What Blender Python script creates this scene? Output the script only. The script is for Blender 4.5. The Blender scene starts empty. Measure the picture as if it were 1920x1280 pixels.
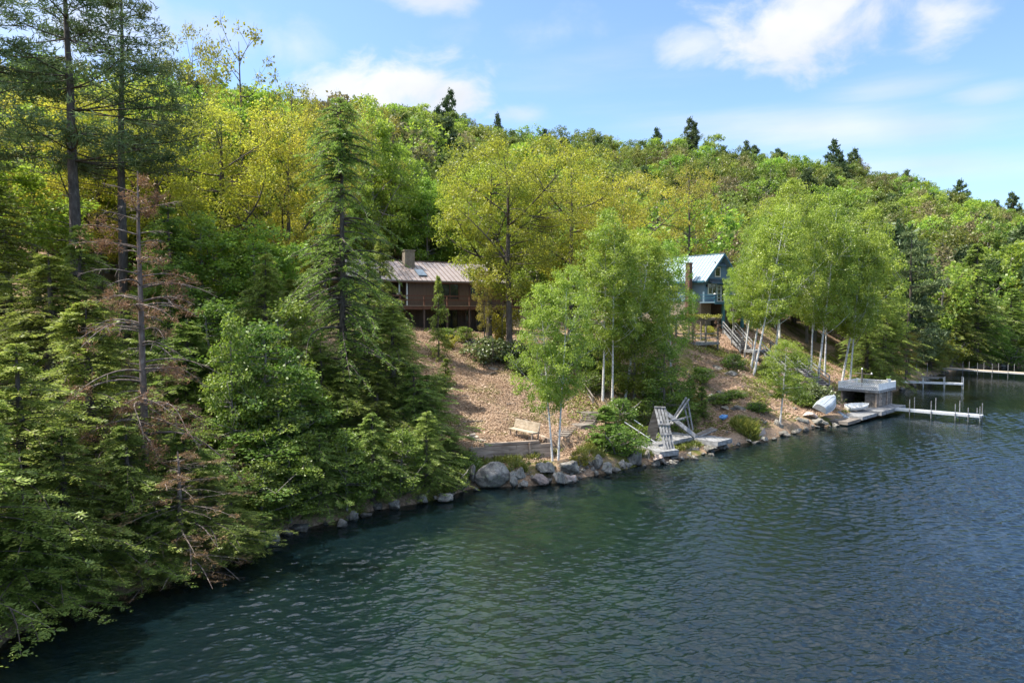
import bpy, math, random
import numpy as np
from mathutils import Vector, Matrix
R = math.radians
scene = bpy.context.scene
COL = scene.collection
PI = math.pi

# ------------------------------------------------------------------ camera maths (1920x1280 photo pixels)
CH = 9.5
F = 1280.0
TANP = 50.0/1280.0
PHI = math.atan(TANP)
cP, sP = math.cos(PHI), math.sin(PHI)
def ray(px, py):
    a = (px-960)/F; b = (640-py)/F
    return np.array([a, cP+b*sP, -sP+b*cP])
def P(px, py, Y):
    d = ray(px, py); t = Y/d[1]
    return Vector((d[0]*t, Y, CH+d[2]*t))
def W(px, py, z=0.0):
    d = ray(px, py); t = (z-CH)/d[2]
    return Vector((d[0]*t, d[1]*t, z))
def to_px(x, y, z):
    z = z-CH
    f = y*cP - z*sP; u = y*sP + z*cP
    return 960+F*x/f, 640-F*u/f

# ------------------------------------------------------------------ terrain
_sh = [(-260,2600),(-40,1290),(20,1196),(120,1142),(250,1112),(380,1075),(450,1035),(530,1000),(620,980),(700,958),(780,945),(840,932),(885,915),
       (960,912),(1010,910),(1060,903),(1120,890),(1200,874),(1260,866),(1330,850),(1400,830),(1440,824),(1500,808),(1560,797),(1600,790),
       (1640,776)]
SHORE = [(-60,-25),(-24,8)] + [tuple(W(*p)[:2]) for p in _sh[1:]] + [(34.0,66.5),(38.5,72.0),(46,82.5)] + \
        [tuple(W(*p)[:2]) for p in [(1752,704),(1775,697),(1830,690),(1920,686)]] + [(135,142),(230,165),(420,190)]
SHORE = np.array(SHORE, dtype=float)
def shore_dist(x, y):
    x = np.asarray(x, float); y = np.asarray(y, float)
    best = np.full(x.shape, 1e18); sgn = np.ones(x.shape); tt = np.zeros(x.shape)
    for i in range(len(SHORE)-1):
        a = SHORE[i]; b = SHORE[i+1]; d = b-a; L2 = d@d
        t = np.clip(((x-a[0])*d[0]+(y-a[1])*d[1])/L2, 0, 1)
        qx = a[0]+t*d[0]; qy = a[1]+t*d[1]
        dd = (x-qx)**2+(y-qy)**2
        cr = d[0]*(y-a[1])-d[1]*(x-a[0])      # left of the shore direction = land
        m = dd < best
        best = np.where(m, dd, best); sgn = np.where(m, np.sign(cr), sgn); tt = np.where(m, i+t, tt)
    return np.sqrt(best)*sgn
def vnoise(x, y, seed=0):
    x = np.asarray(x, float); y = np.asarray(y, float)
    xi = np.floor(x).astype(np.int64); yi = np.floor(y).astype(np.int64)
    xf = x-xi; yf = y-yi
    u = xf*xf*(3-2*xf); v = yf*yf*(3-2*yf)
    def h(a, b):
        n = (a*374761393 + b*668265263 + (seed*912931+77)) & 0x7fffffff
        n = ((n ^ (n >> 13))*1274126177) & 0x7fffffff
        n = n ^ (n >> 16)
        return (n & 0xffff)/65535.0
    return (h(xi,yi)*(1-u)+h(xi+1,yi)*u)*(1-v)+(h(xi,yi+1)*(1-u)+h(xi+1,yi+1)*u)*v
def fbm(x, y, seed=0, o=4):
    s = 0; a = .5; f = 1
    for k in range(o):
        s = s + a*(vnoise(np.asarray(x)*f, np.asarray(y)*f, seed+k)-.5); a *= .5; f *= 2.03
    return s
PROF = {  # height over distance from the waterline
 'left':  ([0,.35,.8,2,4,12,25,45],[-.15,.35,.6,1.1,1.9,4.8,8.5,13.5]),
 'brown': ([0,.35,.9,3.2,3.5,6.3,20,24,36,45],[-.15,.4,.68,.85,1.66,1.95,6.7,7.75,7.9,11]),
 'mid':   ([0,.35,.8,2.5,7,14,20,32,45],[-.15,.4,.65,1.1,2.7,5.6,8.0,8.8,12]),
 'raft':  ([0,.35,.8,4.6,5.8,8.5,14,20,32,45],[-.15,.15,.3,.45,1.3,3.0,5.4,8.1,8.8,12.5]),
 'blue':  ([0,.35,.8,2.5,7,14,18,32,45],[-.15,.4,.65,1.2,3.0,5.9,8.3,8.9,13]),
 'dock':  ([0,.35,.8,2.5,7,14,20,32,45],[-.15,.3,.5,1.1,2.3,5.0,7.5,11,16]),
 'far':   ([0,.35,1,5,20,45],[-.15,.3,.8,2.2,8,17]),
}
ZP = [(-300,'left'),(640,'left'),(850,'brown'),(1040,'brown'),(1130,'mid'),(1165,'mid'),(1195,'raft'),(1345,'raft'),(1385,'blue'),(1480,'blue'),(1600,'dock'),(1720,'far'),(2600,'far')]
SKY_PX = np.array([-700,0,300,500,640,760,860,960,1050,1200,1300,1450,1600,1700,1800,1920,2150,2600])
SKY_Y  = np.array([150,165,180,195,212,212,222,238,250,262,268,290,315,338,372,402,450,520])
CR_D   = np.array([230,240,250,258,262,266,270,275,280,290,300,315,330,340,352,365,380,400])
CR_Z = CH+(590-SKY_Y)/F*CR_D-11.5
def azpx(x, y):
    return 960+F*np.asarray(x, float)/np.maximum(np.asarray(y, float), 4.0)
_ca = np.array([(p-960)/F for p in SKY_PX])
CR_S = shore_dist(_ca*CR_D, CR_D)
def height(x, y):
    x = np.asarray(x, float); y = np.asarray(y, float)
    s = shore_dist(x, y)
    px = np.clip(azpx(x, y), -300, 2600)
    z = np.zeros(x.shape); wsum = np.zeros(x.shape)
    pxs = np.array([a for a, _ in ZP])
    vals = np.stack([np.interp(s, *PROF[n]) for _, n in ZP])
    idx = np.clip(np.searchsorted(pxs, px)-1, 0, len(ZP)-2)
    t = (px-pxs[idx])/(pxs[idx+1]-pxs[idx]); t = np.clip(t, 0, 1)
    v0 = np.take_along_axis(vals, idx[None], 0)[0]; v1 = np.take_along_axis(vals, idx[None]+1, 0)[0]
    near = v0*(1-t)+v1*t
    sc = np.interp(px, SKY_PX, CR_S); zc = np.interp(px, SKY_PX, CR_Z)
    f = (s-45)/np.maximum(sc-45, 30)
    f2 = np.where(f < 1, f, 1-(f-1)*.35)
    far = near + (zc-near)*np.maximum(f2, -2)
    land = np.where(s > 45, far, near)
    rough = fbm(x*.35, y*.35, 3)*.55*np.clip(s/8, 0, 1)*np.clip((60-s)/30, 0, 1) + fbm(x*.05, y*.05, 9)*3*np.clip((s-40)/40, 0, 1)
    flat = ((px > 840) & (px < 1045) & (s > 2) & (s < 7))
    land = land + np.where(flat, rough*.15, rough)
    d = -s
    km = np.interp(px, [-100,450,620,760,900,1250,1420,1700], [3.2,2.8,2.2,1.3,.75,.85,1.4,2.2])
    bed = -.15-km*(.28*np.clip(d, 0, 7)+.2*np.clip(d-7, 0, 30)+.1*np.clip(d-37, 0, 60)) + fbm(x*.4, y*.4, 5)*np.clip(d, 0, 1.5)*.9 + fbm(x*.09, y*.09, 6)*np.clip(d/4, 0, 1)*2.2
    bed = np.minimum(bed, -.12)
    return np.where(s > 0, land, bed)
def hz(x, y): return float(height(np.array([x]), np.array([y]))[0])
def G(px, py, y0=14.0):
    """first ground (or water) point seen through a photo pixel"""
    d = ray(px, py); Y = np.concatenate([np.arange(y0, 140, .1), np.arange(140, 420, .5)])
    t = Y/d[1]; xs = d[0]*t; zs = CH+d[2]*t
    h = np.maximum(height(xs, Y), 0)
    k = np.argmax(zs <= h)
    if not (zs <= h).any(): k = len(Y)-1
    return Vector((xs[k], Y[k], h[k]))

# ------------------------------------------------------------------ materials
def newmat(name):
    m = bpy.data.materials.new(name); m.use_nodes = True
    nt = m.node_tree
    for n in list(nt.nodes): nt.nodes.remove(n)
    out = nt.nodes.new('ShaderNodeOutputMaterial')
    return m, nt, out
def N(nt, t, **kw):
    n = nt.nodes.new('ShaderNode'+t)
    for k, v in kw.items():
        if k.startswith('i_'):
            key = k[2:]
            key = int(key) if key.isdigit() else key.replace('_', ' ')
            n.inputs[key].default_value = v
        else: setattr(n, k, v)
    return n
def ramp(nt, stops, interp='LINEAR'):
    n = nt.nodes.new('ShaderNodeValToRGB'); cr = n.color_ramp; cr.interpolation = interp
    while len(cr.elements) > 1: cr.elements.remove(cr.elements[-1])
    cr.elements[0].position = stops[0][0]; cr.elements[0].color = (*stops[0][1], 1)
    for p, c in stops[1:]:
        e = cr.elements.new(p); e.color = (*c, 1)
    return n
def g3(v): return (v, v, v)
def leaf_mat(name, cols, trans=.4, hue=.04, val=.35, gloss=.03, nscale=.45):
    m, nt, out = newmat(name); L = nt.links.new
    geo = N(nt, 'NewGeometry'); oi = N(nt, 'ObjectInfo'); tc = N(nt, 'TexCoord')
    rp = ramp(nt, [(i/(len(cols)-1), c) for i, c in enumerate(cols)])
    nz = N(nt, 'TexNoise', i_Scale=nscale, i_Detail=2.0)
    L(tc.outputs['Object'], nz.inputs['Vector'])
    ad = N(nt, 'Math', operation='MULTIPLY_ADD', i_1=.55, i_2=-.05); L(geo.outputs['Random Per Island'], ad.inputs[0])
    ad2 = N(nt, 'Math', operation='ADD'); L(ad.outputs[0], ad2.inputs[0])
    nm = N(nt, 'Math', operation='MULTIPLY_ADD', i_1=1.3, i_2=-.4); L(nz.outputs[0], nm.inputs[0]); L(nm.outputs[0], ad2.inputs[1])
    L(ad2.outputs[0], rp.inputs[0])
    hs = N(nt, 'HueSaturation')
    mh = N(nt, 'Math', operation='MULTIPLY_ADD', i_1=hue, i_2=.5-hue/2); L(oi.outputs['Random'], mh.inputs[0]); L(mh.outputs[0], hs.inputs['Hue'])
    wn = N(nt, 'TexWhiteNoise', noise_dimensions='1D'); L(oi.outputs['Random'], wn.inputs['W'])
    mv = N(nt, 'Math', operation='MULTIPLY_ADD', i_1=val, i_2=1-val/2); L(wn.outputs['Value'], mv.inputs[0]); L(mv.outputs[0], hs.inputs['Value'])
    L(rp.outputs[0], hs.inputs['Color'])
    df = N(nt, 'BsdfDiffuse'); tr = N(nt, 'BsdfTranslucent'); mx = N(nt, 'MixShader', i_0=trans)
    L(hs.outputs[0], df.inputs[0])
    t2 = N(nt, 'HueSaturation', i_Hue=.505, i_Saturation=1.05, i_Value=1.3); L(hs.outputs[0], t2.inputs['Color']); L(t2.outputs[0], tr.inputs[0])
    L(df.outputs[0], mx.inputs[1]); L(tr.outputs[0], mx.inputs[2])
    if gloss:
        gl = N(nt, 'BsdfGlossy', i_Roughness=.45); m2 = N(nt, 'MixShader', i_0=gloss)
        L(mx.outputs[0], m2.inputs[1]); L(gl.outputs[0], m2.inputs[2]); L(m2.outputs[0], out.inputs[0])
    else: L(mx.outputs[0], out.inputs[0])
    return m
def rough_mat(name, stops, scale=4, stretch=(1,1,1), rough=.85, bump=.3, detail=6, spec=.25, metal=0, coord='Object', bdist=.03, per_obj=0.0, nrough=.6):
    m, nt, out = newmat(name); L = nt.links.new
    tc = N(nt, 'TexCoord'); mp = N(nt, 'Mapping'); mp.inputs['Scale'].default_value = stretch
    L(tc.outputs[coord], mp.inputs[0])
    nz = N(nt, 'TexNoise', i_Scale=scale, i_Detail=detail, i_Roughness=nrough); L(mp.outputs[0], nz.inputs['Vector'])
    rp = ramp(nt, stops); L(nz.outputs[0], rp.inputs[0])
    bs = N(nt, 'BsdfPrincipled', i_Roughness=rough, i_Metallic=metal); bs.inputs['Specular IOR Level'].default_value = spec
    col = rp.outputs[0]
    if per_obj:
        oi = N(nt, 'ObjectInfo'); hs = N(nt, 'HueSaturation')
        mv = N(nt, 'Math', operation='MULTIPLY_ADD', i_1=per_obj, i_2=1-per_obj/2); L(oi.outputs['Random'], mv.inputs[0]); L(mv.outputs[0], hs.inputs['Value'])
        L(col, hs.inputs['Color']); col = hs.outputs[0]
    L(col, bs.inputs['Base Color'])
    if bump:
        b = N(nt, 'Bump', i_Strength=bump, i_Distance=bdist); L(nz.outputs[0], b.inputs['Height']); L(b.outputs[0], bs.inputs['Normal'])
    L(bs.outputs[0], out.inputs[0])
    return m
def plain(name, c, rough=.6, metal=0, spec=.3):
    lo = tuple(v*.8 for v in c); hi = tuple(min(1, v*1.15) for v in c)
    return rough_mat(name, [(.3, lo), (.7, hi)], scale=3, rough=rough, bump=.05, metal=metal, spec=spec)

M = {}
M['oak_leaf'] = leaf_mat('oak_leaf', [(.18,.205,.036),(.37,.385,.052),(.53,.495,.075)], trans=.5)
M['bronze_leaf'] = leaf_mat('bronze_leaf', [(0.163,0.163,0.031),(0.300,0.275,0.044),(0.413,0.362,0.062)], trans=.45)
M['maple_leaf'] = leaf_mat('maple_leaf', [(0.104,0.169,0.031),(0.234,0.332,0.052),(0.390,0.455,0.072)], trans=.5)
M['birch_leaf'] = leaf_mat('birch_leaf', [(0.132,0.192,0.036),(0.264,0.360,0.054),(0.408,0.480,0.084)], trans=.45)
M['shrub_leaf'] = leaf_mat('shrub_leaf', [(0.067,0.118,0.022),(0.146,0.224,0.036),(0.269,0.325,0.056)], trans=.4)
M['dark_shrub'] = leaf_mat('dark_shrub', [(0.045,0.083,0.021),(0.105,0.150,0.038),(0.225,0.270,0.090)], trans=.25, gloss=.08)
M['yellow_shrub'] = leaf_mat('yellow_shrub', [(.14,.15,.02),(.28,.28,.035),(.38,.36,.04)], trans=.45)
M['hemlock'] = leaf_mat('hemlock', [(0.106,0.159,0.036),(0.212,0.280,0.057),(0.379,0.423,0.099)], trans=.4, val=.3)
M['pine_needle'] = leaf_mat('pine_needle', [(0.069,0.116,0.046),(0.131,0.185,0.069),(0.216,0.270,0.100)], trans=.2, val=.3)
M['rust_needle'] = leaf_mat('rust_needle', [(.16,.085,.04),(.27,.15,.075),(.37,.235,.13)], trans=.2)
M['far_leaf'] = leaf_mat('far_leaf', [(.085,.13,.03),(.17,.21,.042),(.27,.295,.065)], trans=.4, hue=.05, val=.55, nscale=.25)
M['grey_leaf'] = leaf_mat('grey_leaf', [(.12,.11,.05),(.21,.19,.08),(.29,.27,.12)], trans=.35, hue=.06, val=.5)
M['far_conifer'] = leaf_mat('far_conifer', [(0.042,0.077,0.028),(0.084,0.126,0.042),(0.140,0.182,0.063)], trans=.15, val=.4)
M['litter'] = leaf_mat('litter', [(.25,.165,.105),(.46,.33,.225),(.62,.48,.36)], trans=.1, nscale=.6)
M['grass'] = leaf_mat('grass', [(.08,.12,.02),(.19,.20,.04),(.32,.27,.08)], trans=.3)
M['bark'] = rough_mat('bark', [(.3,(.045,.036,.03)),(.55,(.11,.09,.075)),(.75,(.2,.175,.15))], scale=9, stretch=(1,1,.22), bump=.8)
M['grey_bark'] = rough_mat('grey_bark', [(.3,(.1,.088,.075)),(.6,(.22,.2,.18)),(.8,(.34,.32,.29))], scale=8, stretch=(1,1,.3), bump=.6)
M['dead_bark'] = rough_mat('dead_bark', [(.3,(.075,.055,.045)),(.55,(.17,.135,.115)),(.8,(.36,.32,.29))], scale=7, stretch=(1,1,.35), bump=.6)
M['birch_bark'] = rough_mat('birch_bark', [(.30,(.05,.045,.04)),(.40,(.5,.47,.43)),(.55,(.72,.70,.66)),(.8,(.8,.78,.74))], scale=4.5, stretch=(1,1,2.2), bump=.25, rough=.7)
M['rock'] = rough_mat('rock', [(.25,(.04,.036,.032)),(.42,(.12,.11,.098)),(.58,(.27,.25,.22)),(.8,(.46,.43,.38))], scale=1.6, bump=.7, detail=9, bdist=.06, per_obj=.5, nrough=.7)
M['pink_rock'] = rough_mat('pink_rock', [(.25,(.14,.105,.09)),(.5,(.36,.27,.23)),(.8,(.5,.40,.35))], scale=2.2, bump=.5, detail=9, bdist=.05, nrough=.7)
def rock_mat(name, stops, lich):
    m, nt, out = newmat(name); L = nt.links.new
    tc = N(nt, 'TexCoord'); oi = N(nt, 'ObjectInfo'); geo = N(nt, 'NewGeometry')
    off = N(nt, 'VectorMath', operation='MULTIPLY_ADD'); off.inputs[1].default_value = (1,1,1)
    cb = N(nt, 'CombineXYZ'); sc = N(nt, 'Math', operation='MULTIPLY', i_1=40.0); L(oi.outputs['Random'], sc.inputs[0]); L(sc.outputs[0], cb.inputs[0]); L(tc.outputs['Object'], off.inputs[0]); L(cb.outputs[0], off.inputs[2])
    n1 = N(nt, 'TexNoise', i_Scale=1.8, i_Detail=10.0, i_Roughness=.72); L(off.outputs[0], n1.inputs['Vector'])
    r1 = ramp(nt, stops); L(n1.outputs[0], r1.inputs[0])
    n2 = N(nt, 'TexNoise', i_Scale=3.4, i_Detail=6.0, i_Roughness=.65); L(off.outputs[0], n2.inputs['Vector'])
    r2 = ramp(nt, [(.56,g3(0)),(.64,g3(.75))]); L(n2.outputs[0], r2.inputs[0])
    mx = N(nt, 'Mix', data_type='RGBA'); L(r2.outputs[0], mx.inputs[0]); L(r1.outputs[0], mx.inputs[6]); mx.inputs[7].default_value = (*lich, 1)
    vo = N(nt, 'TexVoronoi', feature='DISTANCE_TO_EDGE', i_Scale=.8)
    wv = N(nt, 'VectorMath', operation='MULTIPLY_ADD'); wv.inputs[1].default_value = (.9,.9,.9); L(n2.outputs['Color'], wv.inputs[0]); L(off.outputs[0], wv.inputs[2]); L(wv.outputs[0], vo.inputs['Vector'])
    ck = ramp(nt, [(.0,g3(.55)),(.03,g3(1))]); L(vo.outputs['Distance'], ck.inputs[0])
    m2 = N(nt, 'Mix', data_type='RGBA', blend_type='MULTIPLY'); m2.inputs[0].default_value = 1; L(mx.outputs[2], m2.inputs[6]); L(ck.outputs[0], m2.inputs[7])
    sp = N(nt, 'SeparateXYZ'); L(geo.outputs['Position'], sp.inputs[0])
    wet = N(nt, 'MapRange'); wet.inputs[1].default_value = .06; wet.inputs[2].default_value = .22; wet.inputs[3].default_value = .42; wet.inputs[4].default_value = 1; L(sp.outputs[2], wet.inputs[0])
    hs = N(nt, 'HueSaturation'); vv = N(nt, 'Math', operation='MULTIPLY_ADD', i_1=.5, i_2=.75); L(oi.outputs['Random'], vv.inputs[0]); v2 = N(nt, 'Math', operation='MULTIPLY'); L(vv.outputs[0], v2.inputs[0]); L(wet.outputs[0], v2.inputs[1]); L(v2.outputs[0], hs.inputs['Value']); L(m2.outputs[2], hs.inputs['Color'])
    bs = N(nt, 'BsdfPrincipled', i_Roughness=.8); bs.inputs['Specular IOR Level'].default_value = .25; L(hs.outputs[0], bs.inputs['Base Color'])
    rg = N(nt, 'MapRange'); rg.inputs[1].default_value = .06; rg.inputs[2].default_value = .22; rg.inputs[3].default_value = .25; rg.inputs[4].default_value = .85; L(sp.outputs[2], rg.inputs[0]); L(rg.outputs[0], bs.inputs['Roughness'])
    hh = N(nt, 'Math', operation='MULTIPLY'); L(n1.outputs[0], hh.inputs[0]); L(ck.outputs[0], hh.inputs[1])
    b = N(nt, 'Bump', i_Strength=.9, i_Distance=.07); L(hh.outputs[0], b.inputs['Height']); L(b.outputs[0], bs.inputs['Normal'])
    L(bs.outputs[0], out.inputs[0]); return m
M['rock'] = rock_mat('rock', [(.25,(.05,.045,.04)),(.42,(.14,.13,.115)),(.58,(.27,.25,.22)),(.8,(.46,.43,.38))], (.27,.28,.2))
M['pink_rock'] = rock_mat('pink_rock', [(.25,(.16,.12,.10)),(.5,(.38,.30,.26)),(.8,(.52,.44,.39))], (.3,.28,.24))
M['grey_wood'] = rough_mat('grey_wood', [(.3,(.10,.098,.095)),(.5,(.23,.23,.23)),(.75,(.37,.375,.38))], scale=5, stretch=(1,.16,1), bump=.4, rough=.8)
M['brown_wood'] = rough_mat('brown_wood', [(.3,(.17,.125,.095)),(.5,(.32,.25,.195)),(.75,(.48,.39,.31))], scale=5, stretch=(.16,.5,1), bump=.4, rough=.85)
M['tan_wood'] = rough_mat('tan_wood', [(.3,(.30,.24,.17)),(.55,(.46,.39,.30)),(.75,(.60,.53,.44))], scale=5, stretch=(.2,1,1), bump=.3, rough=.8)
M['old_wood'] = rough_mat('old_wood', [(.3,(.09,.075,.062)),(.5,(.19,.165,.14)),(.75,(.31,.28,.25))], scale=5, stretch=(.3,.3,1), bump=.4, rough=.85)
M['house_brown'] = rough_mat('house_brown', [(.3,(.11,.075,.055)),(.7,(.16,.108,.08))], scale=6, stretch=(1,1,.1), bump=.3, rough=.8)
M['house_dark'] = rough_mat('house_dark', [(.3,(.07,.05,.04)),(.7,(.11,.08,.062))], scale=6, stretch=(1,1,.1), bump=.3, rough=.8)
M['red_trim'] = plain('red_trim', (.13,.062,.042), .7)
M['brown_roof'] = plain('brown_roof', (.27,.225,.21), .42, 0, .5)
M['seam_dark'] = plain('seam_dark', (.12,.085,.07), .5)
M['blue_roof'] = plain('blue_roof', (.31,.40,.45), .36, .2, .5)
M['blue_dark'] = plain('blue_dark', (.03,.105,.15), .45, 0, .4)
M['blue_wall'] = rough_mat('blue_wall', [(.3,(.12,.19,.24)),(.7,(.165,.245,.30))], scale=5, stretch=(.2,.2,6), bump=.25, rough=.75)
M['teal_post'] = plain('teal_post', (.05,.16,.20), .6)
M['cream'] = plain('cream', (.70,.66,.54), .6)
M['white'] = plain('white', (.78,.78,.76), .5)
M['brick'] = rough_mat('brick', [(.3,(.085,.048,.036)),(.6,(.15,.088,.066)),(.8,(.21,.135,.105))], scale=9, bump=.5)
M['masonry'] = rough_mat('masonry', [(.3,(.17,.14,.11)),(.7,(.3,.26,.21))], scale=5, bump=.4)
M['glass'] = rough_mat('glass', [(.3,(.012,.015,.016)),(.7,(.03,.035,.035))], scale=2, bump=0, rough=.06, spec=.6)
M['curtain'] = rough_mat('curtain', [(.3,(.16,.15,.11)),(.7,(.26,.24,.17))], scale=4, stretch=(8,8,.3), rough=.8, bump=.2)
M['alu'] = rough_mat('alu', [(.3,(.5,.52,.54)),(.7,(.68,.69,.7))], scale=6, rough=.42, metal=.35, bump=.05)
M['boat_metal'] = rough_mat('boat_metal', [(.3,(.27,.31,.335)),(.7,(.42,.455,.475))], scale=5, rough=.45, metal=.25, bump=.15)
M['dark_metal'] = plain('dark_metal', (.03,.03,.032), .4, .3)
M['blue_plastic'] = plain('blue_plastic', (.16,.38,.72), .4)
M['terracotta'] = plain('terracotta', (.35,.15,.09), .8)
M['moss'] = leaf_mat('moss', [(.10,.13,.02),(.2,.22,.035),(.3,.28,.06)], trans=.2)

def ground_mat():
    m, nt, out = newmat('forest_floor'); L = nt.links.new
    tc = N(nt, 'TexCoord')
    n1 = N(nt, 'TexNoise', i_Scale=9.0, i_Detail=9.0, i_Roughness=.75); L(tc.outputs['Object'], n1.inputs['Vector'])
    r1 = ramp(nt, [(.3,(.11,.075,.05)),(.48,(.26,.18,.12)),(.62,(.40,.29,.20)),(.75,(.54,.43,.32))]); L(n1.outputs[0], r1.inputs[0])
    n2 = N(nt, 'TexNoise', i_Scale=.35, i_Detail=5.0, i_Roughness=.65); L(tc.outputs['Object'], n2.inputs['Vector'])
    r2 = ramp(nt, [(.5,g3(0)),(.62,g3(1))]); L(n2.outputs[0], r2.inputs[0])
    n3 = N(nt, 'TexNoise', i_Scale=14.0, i_Detail=6.0); L(tc.outputs['Object'], n3.inputs['Vector'])
    r3 = ramp(nt, [(.3,(.04,.05,.012)),(.55,(.12,.125,.03)),(.75,(.24,.2,.06))]); L(n3.outputs[0], r3.inputs[0])
    mx = N(nt, 'Mix', data_type='RGBA'); L(r2.outputs[0], mx.inputs[0]); L(r1.outputs[0], mx.inputs[6]); L(r3.outputs[0], mx.inputs[7])
    bs = N(nt, 'BsdfPrincipled', i_Roughness=.95); bs.inputs['Specular IOR Level'].default_value = .1
    L(mx.outputs[2], bs.inputs['Base Color'])
    b = N(nt, 'Bump', i_Strength=.9, i_Distance=.08); L(n1.outputs[0], b.inputs['Height']); L(b.outputs[0], bs.inputs['Normal'])
    L(bs.outputs[0], out.inputs[0]); return m
M['ground'] = ground_mat()
def bed_mat():
    m, nt, out = newmat('lake_bed'); L = nt.links.new
    tc = N(nt, 'TexCoord')
    n1 = N(nt, 'TexNoise', i_Scale=.9, i_Detail=8.0, i_Roughness=.65); L(tc.outputs['Object'], n1.inputs['Vector'])
    r1 = ramp(nt, [(.33,(.05,.045,.018)),(.5,(.19,.17,.07)),(.66,(.36,.29,.14))]); L(n1.outputs[0], r1.inputs[0])
    bs = N(nt, 'BsdfDiffuse'); L(r1.outputs[0], bs.inputs[0]); L(bs.outputs[0], out.inputs[0]); return m
M['bed'] = bed_mat()
def water_mat():
    m, nt, out = newmat('lake_water'); L = nt.links.new
    tc = N(nt, 'TexCoord')
    def layer(rot, sc, scale, detail, rough):
        mp = N(nt, 'Mapping'); mp.inputs['Rotation'].default_value = (0,0,R(rot)); mp.inputs['Scale'].default_value = sc
        L(tc.outputs['Object'], mp.inputs[0])
        n = N(nt, 'TexNoise', i_Scale=scale, i_Detail=detail, i_Roughness=rough); n.inputs['Distortion'].default_value = .4
        L(mp.outputs[0], n.inputs['Vector']); return n
    a = layer(34, (.42,1,1), 11.0, 3.0, .6)      # wind ripples
    b = layer(58, (.5,1,1), 1.5, 2.0, .5)      # longer swell
    c = layer(20, (1,1,1), .07, 2.0, .5)        # gust patches
    cm = N(nt, 'MapRange'); cm.inputs[1].default_value = .35; cm.inputs[2].default_value = .65; cm.inputs[3].default_value = .45; cm.inputs[4].default_value = 1.15
    L(c.outputs[0], cm.inputs[0])
    r1 = N(nt, 'Math', operation='SUBTRACT', i_1=.5); L(a.outputs[0], r1.inputs[0])
    r2 = N(nt, 'Math', operation='ABSOLUTE'); L(r1.outputs[0], r2.inputs[0])
    r3 = N(nt, 'Math', operation='MULTIPLY_ADD', i_1=-1.6); L(r2.outputs[0], r3.inputs[0]); L(a.outputs[0], r3.inputs[2])
    am = N(nt, 'Math', operation='MULTIPLY'); L(r3.outputs[0], am.inputs[0]); L(cm.outputs[0], am.inputs[1])
    sm = N(nt, 'Math', operation='MULTIPLY_ADD', i_1=2.0); L(b.outputs[0], sm.inputs[0]); L(am.outputs[0], sm.inputs[2])
    bp = N(nt, 'Bump', i_Strength=.6, i_Distance=.012); L(sm.outputs[0], bp.inputs['Height'])
    fr = N(nt, 'Fresnel', i_IOR=1.6); L(bp.outputs[0], fr.inputs['Normal'])
    gl = N(nt, 'BsdfGlossy', i_Roughness=.0); L(bp.outputs[0], gl.inputs['Normal'])
    tr = N(nt, 'BsdfTransparent'); tr.inputs[0].default_value = (.66,.80,.72,1)
    df = N(nt, 'BsdfDiffuse'); df.inputs[0].default_value = (.006,.0165,.0215,1)
    m1 = N(nt, 'MixShader', i_0=.5); L(tr.outputs[0], m1.inputs[1]); L(df.outputs[0], m1.inputs[2])
    m2 = N(nt, 'MixShader'); L(fr.outputs[0], m2.inputs[0]); L(m1.outputs[0], m2.inputs[1]); L(gl.outputs[0], m2.inputs[2])
    L(m2.outputs[0], out.inputs[0])
    va = N(nt, 'VolumeAbsorption', i_Density=.5); va.inputs[0].default_value = (.50,.70,.55,1)
    L(va.outputs[0], out.inputs['Volume'])
    return m
M['water'] = water_mat()

# ------------------------------------------------------------------ mesh helpers
def mesh_np(name, verts, quads=None, tris=None, mats=(), midx=None, smooth=False):
    me = bpy.data.meshes.new(name)
    verts = np.asarray(verts, np.float32).reshape(-1, 3)
    q = np.asarray(quads, np.int32).reshape(-1, 4) if quads is not None and len(quads) else np.zeros((0,4), np.int32)
    t = np.asarray(tris, np.int32).reshape(-1, 3) if tris is not None and len(tris) else np.zeros((0,3), np.int32)
    loops = np.concatenate([q.ravel(), t.ravel()])
    tot = np.concatenate([np.full(len(q), 4, np.int32), np.full(len(t), 3, np.int32)])
    st = np.concatenate([[0], np.cumsum(tot)[:-1]]).astype(np.int32)
    me.vertices.add(len(verts)); me.vertices.foreach_set('co', verts.ravel())
    me.loops.add(len(loops)); me.loops.foreach_set('vertex_index', loops)
    me.polygons.add(len(tot)); me.polygons.foreach_set('loop_start', st); me.polygons.foreach_set('loop_total', tot)
    if midx is not None: me.polygons.foreach_set('material_index', np.asarray(midx, np.int32))
    me.polygons.foreach_set('use_smooth', np.full(len(tot), smooth, bool))
    for m in mats: me.materials.append(m)
    me.update(calc_edges=True)
    return me
def link(name, me, parent=None):
    o = bpy.data.objects.new(name, me); COL.objects.link(o)
    if parent is not None: o.parent = parent
    return o
def tag(o, label=None, cat=None, group=None, kind=None):
    if label: o['label'] = label
    if cat: o['category'] = cat
    if group: o['group'] = group
    if kind: o['kind'] = kind
    return o
def thing(name, label, cat, loc=(0,0,0), rz=0, group=None):
    o = bpy.data.objects.new(name, None); COL.objects.link(o)
    o.empty_display_size = .3
    o.location = loc; o.rotation_euler = (0,0,rz)
    return tag(o, label, cat, group)
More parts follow.
